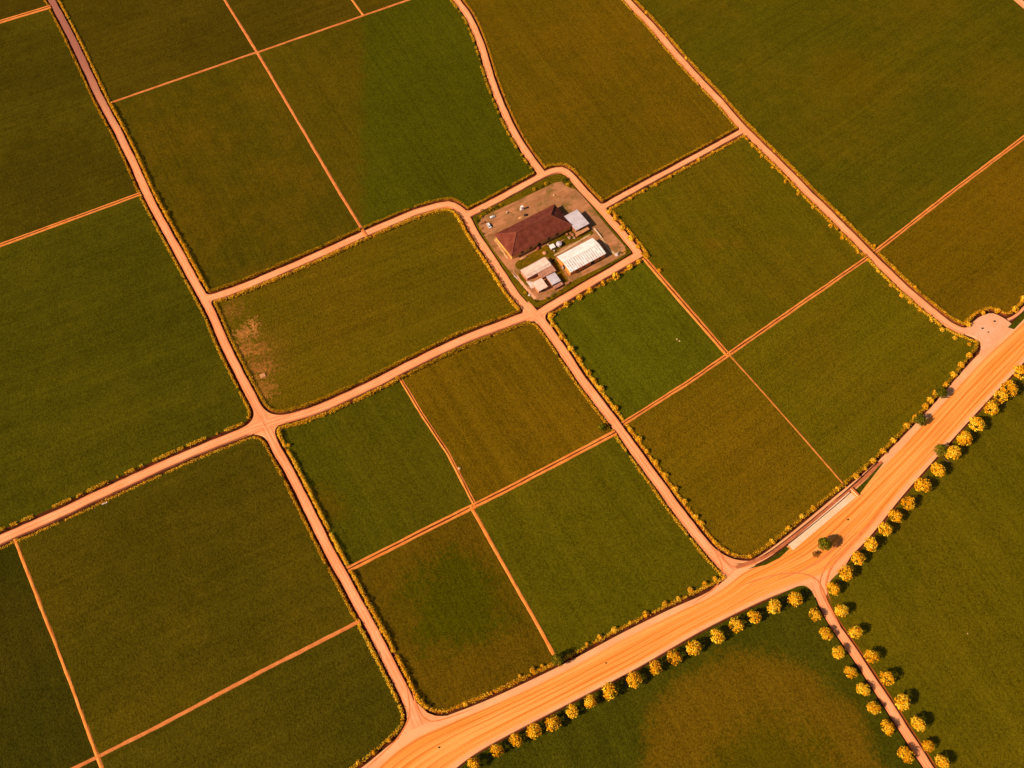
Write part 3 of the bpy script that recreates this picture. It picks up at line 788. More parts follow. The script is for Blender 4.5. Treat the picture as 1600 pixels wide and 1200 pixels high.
for args in [
    ('F0','R1'), ('F1','R1','thin'), ('F2','R1','thin'), ('F2','R2','patchy'), ('F3','R1','mid'), ('F4','R1','tall'), ('F4','R4','mid','hedge_olive'),
    ('F6','R5','patchy','hedge_olive'), ('F6','YN','thin','hedge_olive'), ('F6','R4','thin','hedge_olive'), ('F7','R5','thin','hedge_olive'), ('F7','YN','mid','hedge_olive'), ('F7','R6','thin'), ('F7','R7','thin','hedge_olive'),
    ('F8','R6','mid','hedge_olive'), ('F9','R6','mid','hedge_olive'), ('F9','TA','mid'), ('F10','YN','mid'), ('F10','R7','mid'), ('F10','R6','mid'),
    ('F11','R3','thin'), ('F11','R8','mid'), ('F12','R8','mid'), ('F12','MU2','mid','hedge_olive'), ('F13','R6','mid'), ('F13','MU2','mid','hedge_olive'),
    ('F14','R4','tall'), ('F14','R2','mid','hedge_olive'), ('F14','R1','mid','hedge_olive'), ('F15','R2','tall'), ('F15','R1','tall'), ('F16','R2','tall','hedge_olive'), ('F16','R8','thin'),
    ('F17','R1','tall'), ('F17','MU1','mid'), ('F18','R8','thin'), ('F18','MU1','thin'), ('F19','R2','thin'), ('F19','R1','thin'), ('F20','R2','thin'), ('F21','R1','mid'), ('F21','MU0','thin')]:
    hedge(*args)

# ------------------------------------------------------------------ trees and bushes
def crown_mesh(mb, rx, rz, cz, n, size, rnd, core=0.55, up=0.35, nb=34):
    # leaf clumps gathered on a few boughs so the outline is uneven
    boughs = []
    for _ in range(nb):
        t = rnd.uniform(0, 2 * math.pi); z = rnd.uniform(-0.55, 1); r_ = math.sqrt(max(0, 1 - z * z))
        boughs.append((Vector((r_ * math.cos(t), r_ * math.sin(t), z)), rnd.uniform(0.8, 1.1), rnd.uniform(0.3, 0.75)))
    for t in (0.0, 2.1, 4.2): boughs += [(Vector((0.35 * math.cos(t), 0.35 * math.sin(t), 0.93)), rnd.uniform(0.85, 1.0), rnd.uniform(0.35, 0.7))] * 2
    for _ in range(n):
        bd, br, bt = rnd.choice(boughs)
        dv = (bd + Vector((rnd.gauss(0, 0.2), rnd.gauss(0, 0.2), rnd.gauss(0, 0.2)))).normalized()
        k = br * (rnd.uniform(0.25, 1) ** 0.4)
        p = Vector((dv.x * rx * k, dv.y * rx * k, cz + dv.z * rz * k))
        nrm = (dv * 0.7 + Vector((rnd.gauss(0, 0.4), rnd.gauss(0, 0.4), up + rnd.gauss(0, 0.4)))).normalized()
        mb.leaf(p, nrm, size * rnd.uniform(0.65, 1.35), min(1, max(0, rnd.gauss(bt, 0.22))), rnd)

def make_tree(rnd, rx, rz, cz, n, size, leafm):
    root = empty('round_tree', (0, 0, 0))
    t = MB(); t.tube((0, 0, -0.1), (0.08, 0.05, cz * 0.55), 0.26, 0.19, 9)
    for k in range(6):
        a = k * 1.05 + rnd.uniform(-0.3, 0.3); t.tube((0.08, 0.05, cz * 0.5), (math.cos(a) * rx * 0.6, math.sin(a) * rx * 0.6, cz + rz * rnd.uniform(-0.1, 0.4)), 0.13, 0.04, 6)
    t.build('trunk', M['bark'], root)
    c = MB(); crown_mesh(c, rx, rz, cz, n, size, rnd); c.build('crown', leafm, root)
    return root
protos = [make_tree(random.Random(30 + i), 4.0, 3.2, 4.9, 700, 0.74, M['leaf']) for i in range(5)]
used = set()
rows = [
 ('tree in the lower left avenue row', 'from the bottom edge', [(741,1194,11),(776,1172,11),(806,1156,11),(834,1142,12),(863,1129,13),(894,1111,11),(922,1096,11),(952,1080,13),(991,1062,13),(1024,1043,11),(1053,1028,12),(1084,1012,12),(1120,994,12),(1150,977,12),(1178,964,11),(1210,948,12),(1242,936,11.5)]),
 ('tree left of the narrow lane', 'down from the junction', [(1273,961,10.5),(1291,990,11),(1310,1019,11),(1329,1050,10.5),(1349,1077,11),(1366,1106,11),(1388,1137,12),(1416,1179,13)]),
 ('tree right of the narrow lane', 'down from the junction', [(1303,920,11),(1315,954,10.5),(1337,988,11),(1362,1025,11.5),(1387,1059,11.5),(1410,1097,12.5),(1434,1131,12),(1450,1165,9.5),(1472,1190,11.5)]),
 ('tree in the right avenue row', 'up from the lane junction', [(1322,895,12),(1341,872,11.5),(1361,850,12),(1382,827,11),(1400,806,11.5),(1420,785,11.5),(1442,758,13),(1465,734,12),(1488,707,12.5),(1507,685,13),(1526,662,13),(1548,637,12),(1563,620,11),(1577,606,13.5),(1596,581,13)]),
]
rnd = random.Random(11)
for label, where, spots in rows:
    for i, (x, y, r_) in enumerate(spots):
        v = rnd.randrange(5); s = r_ * mpp(x, y) / 4.0
        src = protos[v]
        o = src if v not in used else copy_tree(src)
        used.add(v)
        p = at(x, y, FIELDZ + 4.9 * s)
        o.location = (p.x, p.y, FIELDZ); o.rotation_euler = (0, 0, rnd.uniform(0, 6.28)); hz = 0.7 if 'left of the narrow lane' in label else 1.0
        p = at(x, y, FIELDZ + 4.9 * s * hz); o.location = (p.x, p.y, FIELDZ); o.scale = (s, s, s * hz * rnd.uniform(0.94, 1.06))
        tag(o, f'round yellow {label}, {ORD[i]} {where}', 'tree', 'round yellow avenue trees')

# dark trees
def dark_tree(name, x, y, r_px, label, base_z, mat='green', hk=1.0, seed=1, n=600):
    rr = random.Random(seed); r_ = r_px * mpp(x, y); root = empty(name, (0, 0, 0)); cz = r_ * 1.25 * hk
    t = MB(); t.tube((0, 0, -0.1), (0.1, 0, cz * 0.7), 0.24, 0.16, 8)
    for k in range(5):
        a = k * 1.26 + rr.uniform(-0.3, 0.3); t.tube((0.1, 0, cz * 0.6), (math.cos(a) * r_ * 0.6, math.sin(a) * r_ * 0.6, cz + r_ * 0.2), 0.11, 0.04, 6)
    t.build('trunk', M['bark'], root)
    c = MB(); crown_mesh(c, r_, r_ * 0.9, cz, int(n * 1.5), r_ * 0.19, rr, nb=70); c.build('crown', M[mat], root)
    p = at(x, y, base_z + cz); root.location = (p.x, p.y, base_z)
    return tag(root, label, 'tree')
dark_tree('dark_tree', 1288, 850, 10.5, 'round dark green tree alone on the wide road', WZ + 0.05, seed=3, n=900, hk=1.35)
dark_tree('dark_tree', 1470, 703, 10.5, 'dark green tree overhanging the road between two yellow trees', FIELDZ, hk=1.3, seed=4)
dark_tree('dark_tree', 1438, 656, 9.5, 'dark green tree on the ditch edge, lower of the right pair', FIELDZ, seed=5)
dark_tree('dark_tree', 1471, 613, 9.5, 'dark green tree on the ditch edge near the turning area', FIELDZ, seed=6)
dark_tree('dark_tree', 872, 1030, 11, 'dark green tree at the foot of the bund by the wide road', FIELDZ, seed=7)
def shrub(name, x, y, r_px, label, mat, z, seed, cat='bush', n=150, group=None):
    rr = random.Random(seed); r_ = r_px * mpp(x, y); c = MB(); crown_mesh(c, r_, r_ * 0.8, r_ * 0.6, n, r_ * 0.34, rr)
    o = c.build(name, M[mat]); p = at(x, y, z + r_ * 0.6); o.location = (p.x, p.y, z); return tag(o, label, cat, group)
shrub('dry_shrub', 1274, 866, 5.5, 'small dry brown shrub beside the lone dark tree', 'twig', WZ + 0.05, 8)
shrub('green_bush', 941, 667, 6.5, 'green bush where the double bund meets the lower track', 'green', FIELDZ, 9, n=260)

bush_protos = []
for i in range(4):
    c = MB(); rr = random.Random(50 + i); crown_mesh(c, 1.0, 0.85, 0.55, 170, 0.36, rr)
    bush_protos.append(c.build('bush', M['hedge']))
bused = set()
brows = [
 ('bush between olive field and wide road', 'from the dark tree', [(917,1006,4),(937,995,5.5),(960,984,7),(985,972,4),(1009,959,6.5),(1039,943,6.5),(1060,935,5),(1079,922,6),(1102,912,6),(1117,904,5)]),
 ('small bush left of the dark roadside tree', 'from the tree', [(847,1040,4),(832,1047,6),(812,1056,4)]),
 ('bush above the concrete pad', 'from its lower end', [(1172,869,5),(1207,846,6),(1232,825,6),(1253,807,5.5),(1271,794,6.5),(1309,764,5.5)]),
 ('bush between olive field and roadside ditch', 'up from the concrete pad', [(1338,744,6.5),(1352,732,4),(1364,720,6),(1380,705,7),(1396,688,6.5),(1417,665,7),(1430,651,6),(1446,635,6.5),(1454,625,7),(1461,614,6),(1478,601,6),(1490,585,7),(1502,570,6.5),(1515,555,6)]),
 ('bush on the edge of the turning area', 'from the left', [(1514,507,5),(1536,489,4.5),(1559,485,6.5),(1586,482,7),(1598,466,7)]),
 ('bush along the track below the farmyard', 'from its right end', [(998,409,5),(984,417,6.5),(962,431,8),(942,442,6),(922,454,6.5),(905,464,6.5),(885,476,6.5),(862,492,6.5)]),
 ('bush left of the small green field', 'down from the crossroads', [(864,507,5.5),(877,526,6),(892,545,6.5),(905,562,6.5),(919,582,6.5),(928,594,5),(939,607,6.5),(950,625,5),(961,638,6.5)]),
 ('bush left of the brown pad field', 'down from the double bund', [(985,671,5.5),(998,686,6.5),(1011,705,5),(1025,722,5.5),(1039,742,6),(1055,764,6),(1070,784,6),(1087,807,6),(1096,817,6),(1117,847,5)]),
 ('bush right of the farmyard track', 'down from the link road', [(951,331,5),(961,341,6.5),(972,356,6.5),(986,372,7),(997,385,5),(1010,400,6),(1030,422,5)]),
 ('bush below the short link road', 'from its left end', [(963,321,5),(985,310,5.5),(1005,299,5),(1025,288,6),(1047,276,5.5),(1069,263,5),(1092,250,5.5),(1114,238,5)]),
 ('bush left of the right hand track', 'down from the link road', [(1176,228,5),(1190,244,5.5),(1207,262,5),(1227,283,5.5),(1247,303,5),(1270,324,5),(1298,353,6),(1316,371,6),(1340,393,6)]),
 ('bush beside the olive roadside field', 'down from the double bund', [(1372,424,5),(1392,446,5.5),(1409,462,6.5),(1422,473,6),(1437,484,6.5),(1455,500,6),(1472,515,6),(1492,528,6),(1515,538,5.5)]),
 ('small bush right of the long straight track', 'down from the top', [(1010,20,4),(1041,56,4),(1072,91,4.5),(1104,124,4),(1131,151,4),(1171,195,4),(1210,236,4),(1246,273,4),(1310,333,4.5),(1366,384,5),(1398,419,4.5),(1430,448,4.5),(1462,476,4.5),(1498,502,4.5)]),
 ('small bush left of the mottled field', 'down from the double bund', [(566,924,5),(597,984,5.5),(614,1016,5),(642,1070,6),(660,1099,5),(727,1100,5.5)]),
 ('small bush on the rounded bottom field edge', 'from the bottom edge', [(560,1191,5.5),(584,1175,5),(608,1156,4.5)]),
 ('small bush along the left track', 'down from the top', [(228,270,3.5),(262,332,4),(289,383,4),(313,436,3.5)]),
 ('small bush left of the green crossroads field', 'down from the crossroads', [(451,696,4.5),(470,742,4),(505,810,4),(535,868,5)]),
]
rnd = random.Random(21)
for label, where, spots in brows:
    for i, (x, y, r_) in enumerate(spots):
        v = rnd.randrange(4); quiet = any(q in label for q in ('link road', 'hand track', 'olive roadside', 'long straight')); s = r_ * mpp(x, y) * (0.62 if quiet else 0.82)
        o = bush_protos[v] if v not in bused else bush_protos[v].copy()
        if v in bused: COL.objects.link(o)
        bused.add(v); p = at(x, y, FIELDZ + 0.55 * s)
        o.location = (p.x, p.y, FIELDZ); o.rotation_euler = (0, 0, rnd.uniform(0, 6.28)); o.scale = (s, s * rnd.uniform(0.85, 1.15), s * rnd.uniform(0.85, 1.15))
        tag(o, f'yellow {label}, {ORD[i]} {where}', 'bush', 'yellow bushes along the field edges')

# ------------------------------------------------------------------ farmyard
pts, names, gaps = build_outline(['R4', 'YN', 'R3'], (850, 385), {('R4','R3'):9, ('R4','YN'):3, ('YN','R3'):3})
yo0 = inset(pts, [0.9] * len(pts)); yo1 = inset(pts, [1.3] * len(pts)); n = len(pts)
mb = MB(); YZ = 0.36
mb.add([(p.x, p.y, YZ) for p in yo1], [])
for t in simplify_tess(yo1):
    a, b_, c = (yo1[k] for k in t); mb.f.append(list(t) if (b_ - a).cross(c - a) > 0 else list(t)[::-1])
nt_ = len(mb.f); mb.v += [(p.x, p.y, DITCHZ - 0.02) for p in yo0]
for i in range(n): mb.f.append([n + i, n + (i + 1) % n, (i + 1) % n, i])
tag(mb.build('yard_grass', crop_mat('yard_grass', (92, 72, 4), (120, 82, 10), 0.3, 0.0)), 'rough grass verge inside the farmyard tracks', 'grass', kind='stuff')
def yp(x, y): return (720 + x / 4.8, 240 + y / 4.8)
dirt_m = None
def yard_dirt():
    b = NB('yard_dirt'); P = b.pos()
    f = b.noise(P, 0.06, 5.0, 0.6); s = b.noise(b.mapping(P, (0.5, 0.06, 1), -R(27) + math.pi / 2), 1.0, 3.0, 0.6); g_ = b.noise(P, 0.9, 3.0, 0.7)
    col = b.mix(b.ramp(f, 0.36, 0.64), alb((200, 126, 78)), alb((164, 106, 62)))
    col = b.mix(b.math('MULTIPLY', b.ramp(s, 0.46, 0.66), 0.6), col, alb((150, 88, 38)))
    col = b.mix(b.math('MULTIPLY', b.ramp(b.noise(P, 0.09, 5.0, 0.7), 0.50, 0.64), 0.65), col, alb((112, 86, 20)))
    k = b.math('ADD', 0.8, b.math('MULTIPLY', g_, 0.4)); vm = b.n('VectorMath', operation='SCALE'); b.l(col, vm.inputs[0]); b.l(k, vm.inputs['Scale'])
    b.bump(g_, 0.15); return b.done(vm.outputs[0], 0.95)
dirt_m = yard_dirt()
yard = rounded([yp(*q) for q in [(110,500),(330,400),(560,290),(745,200),(790,250),(880,275),(1010,440),(1130,590),(1265,735),(1170,795),(1000,880),(820,965),(720,1050),(600,1110),(540,1085),(440,960),(380,900),(270,760),(190,640)]], 1)
tag(poly('yard', yard, YZ + 0.05, dirt_m, 0.4), 'bare orange farmyard ground around the sheds', 'ground', kind='structure')
gm = crop_mat('courtyard_grass', (84, 70, 2), (132, 84, 14), 0.5, 0.0)
for q, lab in (([(400,830),(450,790),(560,735),(700,650),(830,560),(880,590),(985,575),(1000,610),(900,645),(740,715),(715,760),(700,830),(640,765),(560,810),(460,870),(420,870)], 'grass patch between the red roof and the white barn'),
          ([(670,800),(720,790),(760,880),(820,970),(780,1010),(740,960),(690,880)], 'grass strip between small sheds and white barn'),
          ([(440,890),(480,950),(540,1000),(500,1000),(430,930)], 'grass strip left of the pink long shed')):
    tag(poly('yard_grass', rounded([yp(*k) for k in q], 2), YZ + 0.09, gm, 0.2), lab, 'grass', kind='stuff')
YT = YZ + 0.05

def rect_at(corners, z):
    """corners A B C D in the photo (A->B the long side) seen at level z"""
    A, B, Cc, D = (at(x, y, z) for x, y in corners); cen = (A + B + Cc + D) / 4
    ux = ((B - A) + (Cc - D)); L = ux.length / 2; ux.normalize()
    uy = Vector((-ux.y, ux.x, 0)); W_ = abs(((A - D) + (B - Cc)).dot(uy)) / 2
    return cen, ux, L / 2, W_ / 2

def ribbed_mat():
    b = NB('white_ribbed_sheet'); P = b.n('TexCoord').outputs['Object']; sep = b.n('SeparateXYZ'); b.l(P, sep.inputs[0])
    f = b.noise(P, 0.25, 4.0, 0.65)
    col = b.mix(b.ramp(f, 0.35, 0.68), alb((255, 238, 224)), alb((246, 218, 200)))
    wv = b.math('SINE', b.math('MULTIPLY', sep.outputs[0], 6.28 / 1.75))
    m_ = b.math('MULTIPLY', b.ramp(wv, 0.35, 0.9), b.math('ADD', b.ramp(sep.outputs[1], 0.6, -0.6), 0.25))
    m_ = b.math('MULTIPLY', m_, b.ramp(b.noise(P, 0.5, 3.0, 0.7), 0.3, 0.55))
    col = b.mix(b.math('MULTIPLY', m_, 0.7), col, alb((176, 140, 120)))   # rib shading painted in as darker stripes, mainly on the lower slope
    return b.done(col, 0.6)
def tile_roof_mat():
    b = NB('roof_tiles'); P = b.n('TexCoord').outputs['Object']; U = b.uv()
    sep = b.n('SeparateXYZ'); b.l(U, sep.inputs[0])
    rowsn = b.math('SINE', b.math('MULTIPLY', sep.outputs[1], 6.28 / 0.42)); colsn = b.math('SINE', b.math('MULTIPLY', sep.outputs[0], 6.28 / 0.34))
    f = b.noise(P, 0.25, 4.0, 0.6); g_ = b.noise(P, 2.2, 3.0, 0.7)
    col = b.mix(b.ramp(f, 0.34, 0.66), alb((122, 50, 30)), alb((148, 70, 46)))
    col = b.mix(b.math('MULTIPLY', b.ramp(g_, 0.5, 0.75), 0.6), col, alb((96, 36, 22)))
    b.bump(b.math('ADD', b.math('ADD', rowsn, colsn), b.math('MULTIPLY', g_, 2.0)), 0.06, 0.9)
    return b.done(col, 0.85)
M['tile'] = tile_roof_mat()
M['ridge'] = plain_mat('ridge_tile', (150, 72, 42), (116, 52, 30), 1.2, 0.85)
M['wall_y'] = plain_mat('yellow_render', (246, 176, 84), (228, 150, 62), 0.4, 0.9)
M['wall_o'] = plain_mat('orange_render', (236, 142, 52), (216, 120, 40), 0.4, 0.9)
M['wall_p'] = plain_mat('pink_render', (214, 144, 104), (180, 110, 74), 0.5, 0.9)
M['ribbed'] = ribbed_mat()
M['metal_w'] = plain_mat('white_sheet', (255, 236, 222), (246, 218, 200), 0.25, 0.55)
M['metal_g'] = plain_mat('grey_sheet', (222, 200, 196), (202, 178, 172), 0.2, 0.5)
M['metal_p'] = plain_mat('pinkish_sheet', (252, 212, 184), (236, 186, 156), 0.3, 0.6)
M['rust'] = plain_mat('rusty_sheet', (206, 140, 108), (166, 98, 66), 0.5, 0.8)
M['wood'] = plain_mat('weathered_wood', (186, 112, 62), (128, 72, 36), 0.9, 0.9)
M['darkm'] = plain_mat('dark_opening', (40, 22, 14), (30, 18, 10), 1.0, 0.6)
M['glass'] = plain_mat('window_glass', (54, 50, 54), (40, 38, 42), 1.0, 0.15)
M['carw'] = plain_mat('car_paint_white', (246, 236, 230), (236, 224, 216), 0.5, 0.35)
M['tyre'] = plain_mat('tyre_rubber', (30, 26, 24), (24, 20, 18), 2.0, 0.9)
M['cement'] = plain_mat('cement', (226, 196, 178), (198, 160, 136), 0.8, 0.9)
M['redc'] = plain_mat('red_cover', (150, 58, 36), (116, 42, 26), 0.8, 0.7)
M['stone'] = plain_mat('pale_stone', (222, 176, 120), (178, 128, 76), 1.0, 0.95, 0.1)
M['tarp'] = plain_mat('tan_tarp', (218, 148, 92), (184, 116, 62), 0.6, 0.85)

UXL = Vector((1, 0, 0)); UYL = Vector((0, 1, 0))
def openings(root, hx, hy, z0, h, sides):
    """windows and doors set 3 mm proud of the walls; local axes"""
    for sd, items in sides.items():
        for kind, off_, ww, zz, hh in items:
            mbq = MB()
            if sd in ('s', 'n'):
                s_ = -1 if sd == 's' else 1; mbq.box((off_, s_ * (hy + 0.02)), UXL, ww / 2, 0.05, z0 + zz, z0 + zz + hh)
            else:
                s_ = -1 if sd == 'w' else 1; mbq.box((s_ * (hx + 0.02), off_), UXL, 0.05, ww / 2, z0 + zz, z0 + zz + hh)
            mbq.build(kind, M['glass'] if kind == 'window' else M['darkm'], root)

def ribs(mbr, p0, p1, q0, q1, n, r_=0.11, up=Vector((0, 0, 1))):
    """n raised seams from line p0-p1 to line q0-q1"""
    for i in range(n):
        t = (i + 0.5) / n; a = p0.lerp(p1, t) + up * 0.03; b_ = q0.lerp(q1, t) + up * 0.03
        mbr.tube(a, b_, r_, r_, 4)

# --- red hipped building
EZ = YT + 4.6
cen, ux, hx, hy = rect_at([(772, 366.5), (868, 318), (893.5, 353), (799, 401)], EZ)
root = empty('farm_building', (cen.x, cen.y, YT), math.atan2(ux.y, ux.x))
tag(root, 'large farm building with dark red hipped tile roof and yellow end wall', 'building')
mb = MB(); mb.box((0, 0), UXL, hx - 0.9, hy - 0.9, 0, 4.55); mb.build('wall', M['wall_y'], root)
ez = 4.6; rise = 6.6; rl = hx * 0.50
A, B, Cc, D = Vector((-hx, hy, ez)), Vector((hx, hy, ez)), Vector((hx, -hy, ez)), Vector((-hx, -hy, ez))
E, F = Vector((-rl - 1.5, 0, ez + rise)), Vector((rl + 1.5, 0, ez + rise))
mb = MB()
def roof_face(vs):
    b0 = vs[1] - vs[0]; e = b0.normalized(); nn_ = b0.cross(vs[-1] - vs[0]).normalized(); f_ = nn_.cross(e)
    mb.add(vs, [tuple(range(len(vs)))], uvs=[((v - vs[0]).dot(e), (v - vs[0]).dot(f_)) for v in vs])
roof_face([D, Cc, F, E]); roof_face([B, A, E, F]); roof_face([A, D, E]); roof_face([Cc, B, F])
lo = [v - Vector((0, 0, 0.22)) for v in (D, Cc, B, A)]
mb.add([D, Cc, B, A] + lo, [(0, 4, 5, 1), (1, 5, 6, 2), (2, 6, 7, 3), (3, 7, 4, 0), (7, 6, 5, 4)], uvs=[(0, 0)] * 8)
rf = mb.build('roof', M['tile'], root)
for a, b_ in ((E, F), (A, E), (D, E), (B, F), (Cc, F)):
    mbq = MB(); mbq.tube(a + Vector((0, 0, 0.05)), b_ + Vector((0, 0, 0.05)), 0.26, 0.26, 6); mbq.build('ridge_cap', M['ridge'], rf)
openings(root, hx - 0.9, hy - 0.9, 0, 4.5, {'s': [('window', -16, 2.2, 1.2, 1.6), ('window', -9, 2.2, 1.2, 1.6), ('door', -2, 2.4, 0.02, 2.6), ('window', 6, 2.2, 1.2, 1.6), ('window', 13, 2.2, 1.2, 1.6)], 'n': [('window', -14, 2.2, 1.2, 1.6), ('door', 0, 3.4, 0.02, 3), ('window', 12, 2.2, 1.2, 1.6)]})

# --- generic gable / mono shed
def shed(name, corners, eave, rise, roofm, wallm, label, over=0.4, nr=18, ridge_off=0.0, mono=False, cat='shed', ops=None, ridge_cap=True):
    cen, ux, hx, hy = rect_at(corners, YT + eave)
    root = empty(name, (cen.x, cen.y, YT), math.atan2(ux.y, ux.x)); tag(root, label, cat)
    zs, zn = eave, eave + (rise if mono else 0)
    wx, wy = hx - over, hy - over
    yr = hy * ridge_off
    mb = MB()
    def top(y): 
        if mono: return eave + rise * (y + hy) / (2 * hy)
        return eave + rise * (1 - abs((y - yr)) / (hy - yr if y > yr else hy + yr))
    ys = [-wy, wy] if mono else [-wy, yr, wy]
    prof = [(-wy, 0)] + [(y, top(y) - 0.12) for y in ys] + [(wy, 0)]
    vs = [(-wx, y, z) for y, z in prof] + [(wx, y, z) for y, z in prof]; m_ = len(prof)
    mb.add(vs, [tuple(range(m_))[::1], tuple(range(2 * m_ - 1, m_ - 1, -1))] + [(i, m_ + i, m_ + (i + 1) % m_, (i + 1) % m_) for i in range(m_)])
    mb.build('wall', wallm, root)
    mb = MB(); rp = [(-hy, top(-hy)), (hy, top(hy))] if mono else [(-hy, eave), (yr, eave + rise), (hy, eave)]
    for (y0, z0), (y1, z1) in zip(rp, rp[1:]):
        t_ = 0.1
        v = [Vector((-hx, y0, z0)), Vector((hx, y0, z0)), Vector((hx, y1, z1)), Vector((-hx, y1, z1))]
        mb.add([*v, *[q - Vector((0, 0, t_)) for q in v]], [(0, 1, 2, 3), (7, 6, 5, 4), (0, 4, 5, 1), (1, 5, 6, 2), (2, 6, 7, 3), (3, 7, 4, 0)])
        ribs(mb, v[0], v[1], v[3], v[2], nr)
    rf = mb.build('roof', roofm, root)
    if not mono and ridge_cap:
        q = MB(); q.tube((-hx, yr, eave + rise + 0.03), (hx, yr, eave + rise + 0.03), 0.16, 0.16, 6); q.build('ridge_cap', M['cement'], rf)
    if ops: openings(root, wx, wy, 0, eave, ops)
    return root, hx, hy

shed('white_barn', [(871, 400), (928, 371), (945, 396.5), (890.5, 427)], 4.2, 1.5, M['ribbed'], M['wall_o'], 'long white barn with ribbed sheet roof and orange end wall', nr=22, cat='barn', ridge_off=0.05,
     ops={'s': [('window', -9, 2, 1.2, 1.2), ('window', -3, 2, 1.2, 1.2), ('door', 4, 3, 0.02, 3), ('window', 10, 2, 1.2, 1.2)], 'w': [('door', 0, 3, 0.02, 3)]})
shed('grey_shed', [(883.5, 337), (903, 327.5), (919.6, 349.5), (897.5, 362)], 4.6, 0.5, M['metal_g'], M['wood'], 'square grey shed joined to the right end of the red roof', mono=True, nr=8, ops={'s': [('door', 0, 3.5, 0.02, 3.2)]})
shed('long_shed', [(814, 421.5), (852, 401.5), (861.5, 414.5), (822.5, 436)], 3.4, 0.7, M['metal_p'], M['wall_p'], 'long pinkish shed with ribbed roof below the red building', mono=False, nr=20, ridge_off=-0.55, ops={'s': [('window', -3, 1.4, 1.2, 1), ('door', 4, 2, 0.02, 2.3)]})
shed('lean_to_shed', [(839, 427.5), (863, 414.5), (869, 423), (846, 435)], 2.6, 0.5, M['rust'], M['wood'], 'rusty low lean-to against the long pinkish shed', mono=True, nr=12)
shed('small_shed', [(832, 441.5), (847, 434.5), (855.5, 448), (841, 456)], 3.0, 0.45, M['metal_p'], M['wall_p'], 'small pale shed nearest the lower crossroads', mono=True, nr=7, ops={'s': [('door', 0, 2.4, 0.02, 2.2)]})
shed('small_shed', [(853, 432.7), (867, 426), (876.3, 438.5), (863, 445.5)], 3.2, 0.4, M['metal_g'], M['wood'], 'small greyish square shed between lean-to and white barn', mono=True, nr=7, ops={'s': [('door', 0, 2.6, 0.02, 2.4)]})
shed('porch_roof', [(864, 447.5), (878, 440.5), (880, 444), (866.5, 452)], 2.1, 0.3, M['rust'], M['wood'], 'narrow rusty porch below the small greyish shed', mono=True, nr=8, over=0.25)
shed('porch_roof', [(898.5, 364), (918, 353.5), (920.5, 358), (902, 369)], 2.2, 0.3, M['tarp'], M['wood'], 'narrow tan porch below the square grey shed', mono=True, nr=8, over=0.25)

def ylit(x, y, z=YT): p = at(*yp(x, y), z); return p
# steps beside the small shed
root = empty('steps', ylit(528, 985)); tag(root, 'pale stepped slabs left of the small pale shed', 'steps')
for k in range(4):
    mb = MB(); mb.box((0.9 * k - 1.2, -0.1 * k), Vector((0.52, -0.85, 0)).normalized(), 3.4 - 0.3 * k, 0.45, 0, 0.35 + 0.35 * k); mb.build('step', M['cement'], root)

# cars
def car(x, y, ang, label, sc=1.0, pickup=False):
    root = empty('parked_car', ylit(x, y), ang); root.scale = (sc, sc, sc); tag(root, label, 'car')
    mb = MB(); prof = [(-2.25, .35), (-2.25, .95), (-2.1, 1.05), (1.1, 1.05), (2.1, .9), (2.25, .65), (2.25, .35)]
    vs = [(px_, s_ * 0.88, pz) for s_ in (-1, 1) for px_, pz in prof]; m_ = len(prof)
    mb.add(vs, [tuple(range(m_)), tuple(range(2 * m_ - 1, m_ - 1, -1))] + [(i, m_ + i, m_ + (i + 1) % m_, (i + 1) % m_) for i in range(m_)])
    b_ = mb.build('body', M['carw'], root)
    x0, x1 = (-0.4, 0.9) if pickup else (-1.9, 0.9)
    mb = MB(); vs = [(x0, -.8, 1.05), (x1 + .45, -.8, 1.05), (x1 + .45, .8, 1.05), (x0, .8, 1.05), (x0 + .2, -.66, 1.55), (x1 - .15, -.66, 1.55), (x1 - .15, .66, 1.55), (x0 + .2, .66, 1.55)]
    mb.add(vs, [(0, 1, 5, 4), (1, 2, 6, 5), (2, 3, 7, 6), (3, 0, 4, 7)]); mb.build('window_band', M['glass'], root)
    mb = MB(); mb.box(((x0 + x1) / 2 + .02, 0), UXL, (x1 - x0) / 2 - .12, .68, 1.55, 1.6); mb.build('car_roof', M['carw'], root)
    for wx in (-1.4, 1.4):
        for wy in (-0.86, 0.86):
            mb = MB(); mb.tube((wx, wy - .1, .34), (wx, wy + .1, .34), .34, .34, 12); mb.build('wheel', M['tyre'], root)
car(212, 545, R(-62), 'white car parked at the left corner of the farmyard')
car(238, 478, R(20), 'smaller white pickup parked near the upper left farmyard hedge', 0.8, True)

def blob_thing(name, x, y, rx, ry, rz, mat, label, cat, ang=0.0, seed=1, rough=0.12):
    mb = MB(); mb.blob((0, 0, 0), rx, ry, rz, rnd=random.Random(seed), rough=rough); o = mb.build(name, M[mat], smooth=False)
    o.location = ylit(x, y); o.rotation_euler = (0, 0, ang); return tag(o, label, cat)
mb = MB(); mb.box((0, 0), UXL, 1.7, 0.8, 0, 0.8, 0.06); o = mb.build('wooden_pallet', M['wood']); o.location = ylit(162, 520); o.rotation_euler = (0, 0, R(25)); tag(o, 'flat pinkish pallet beside the white car', 'pallet')
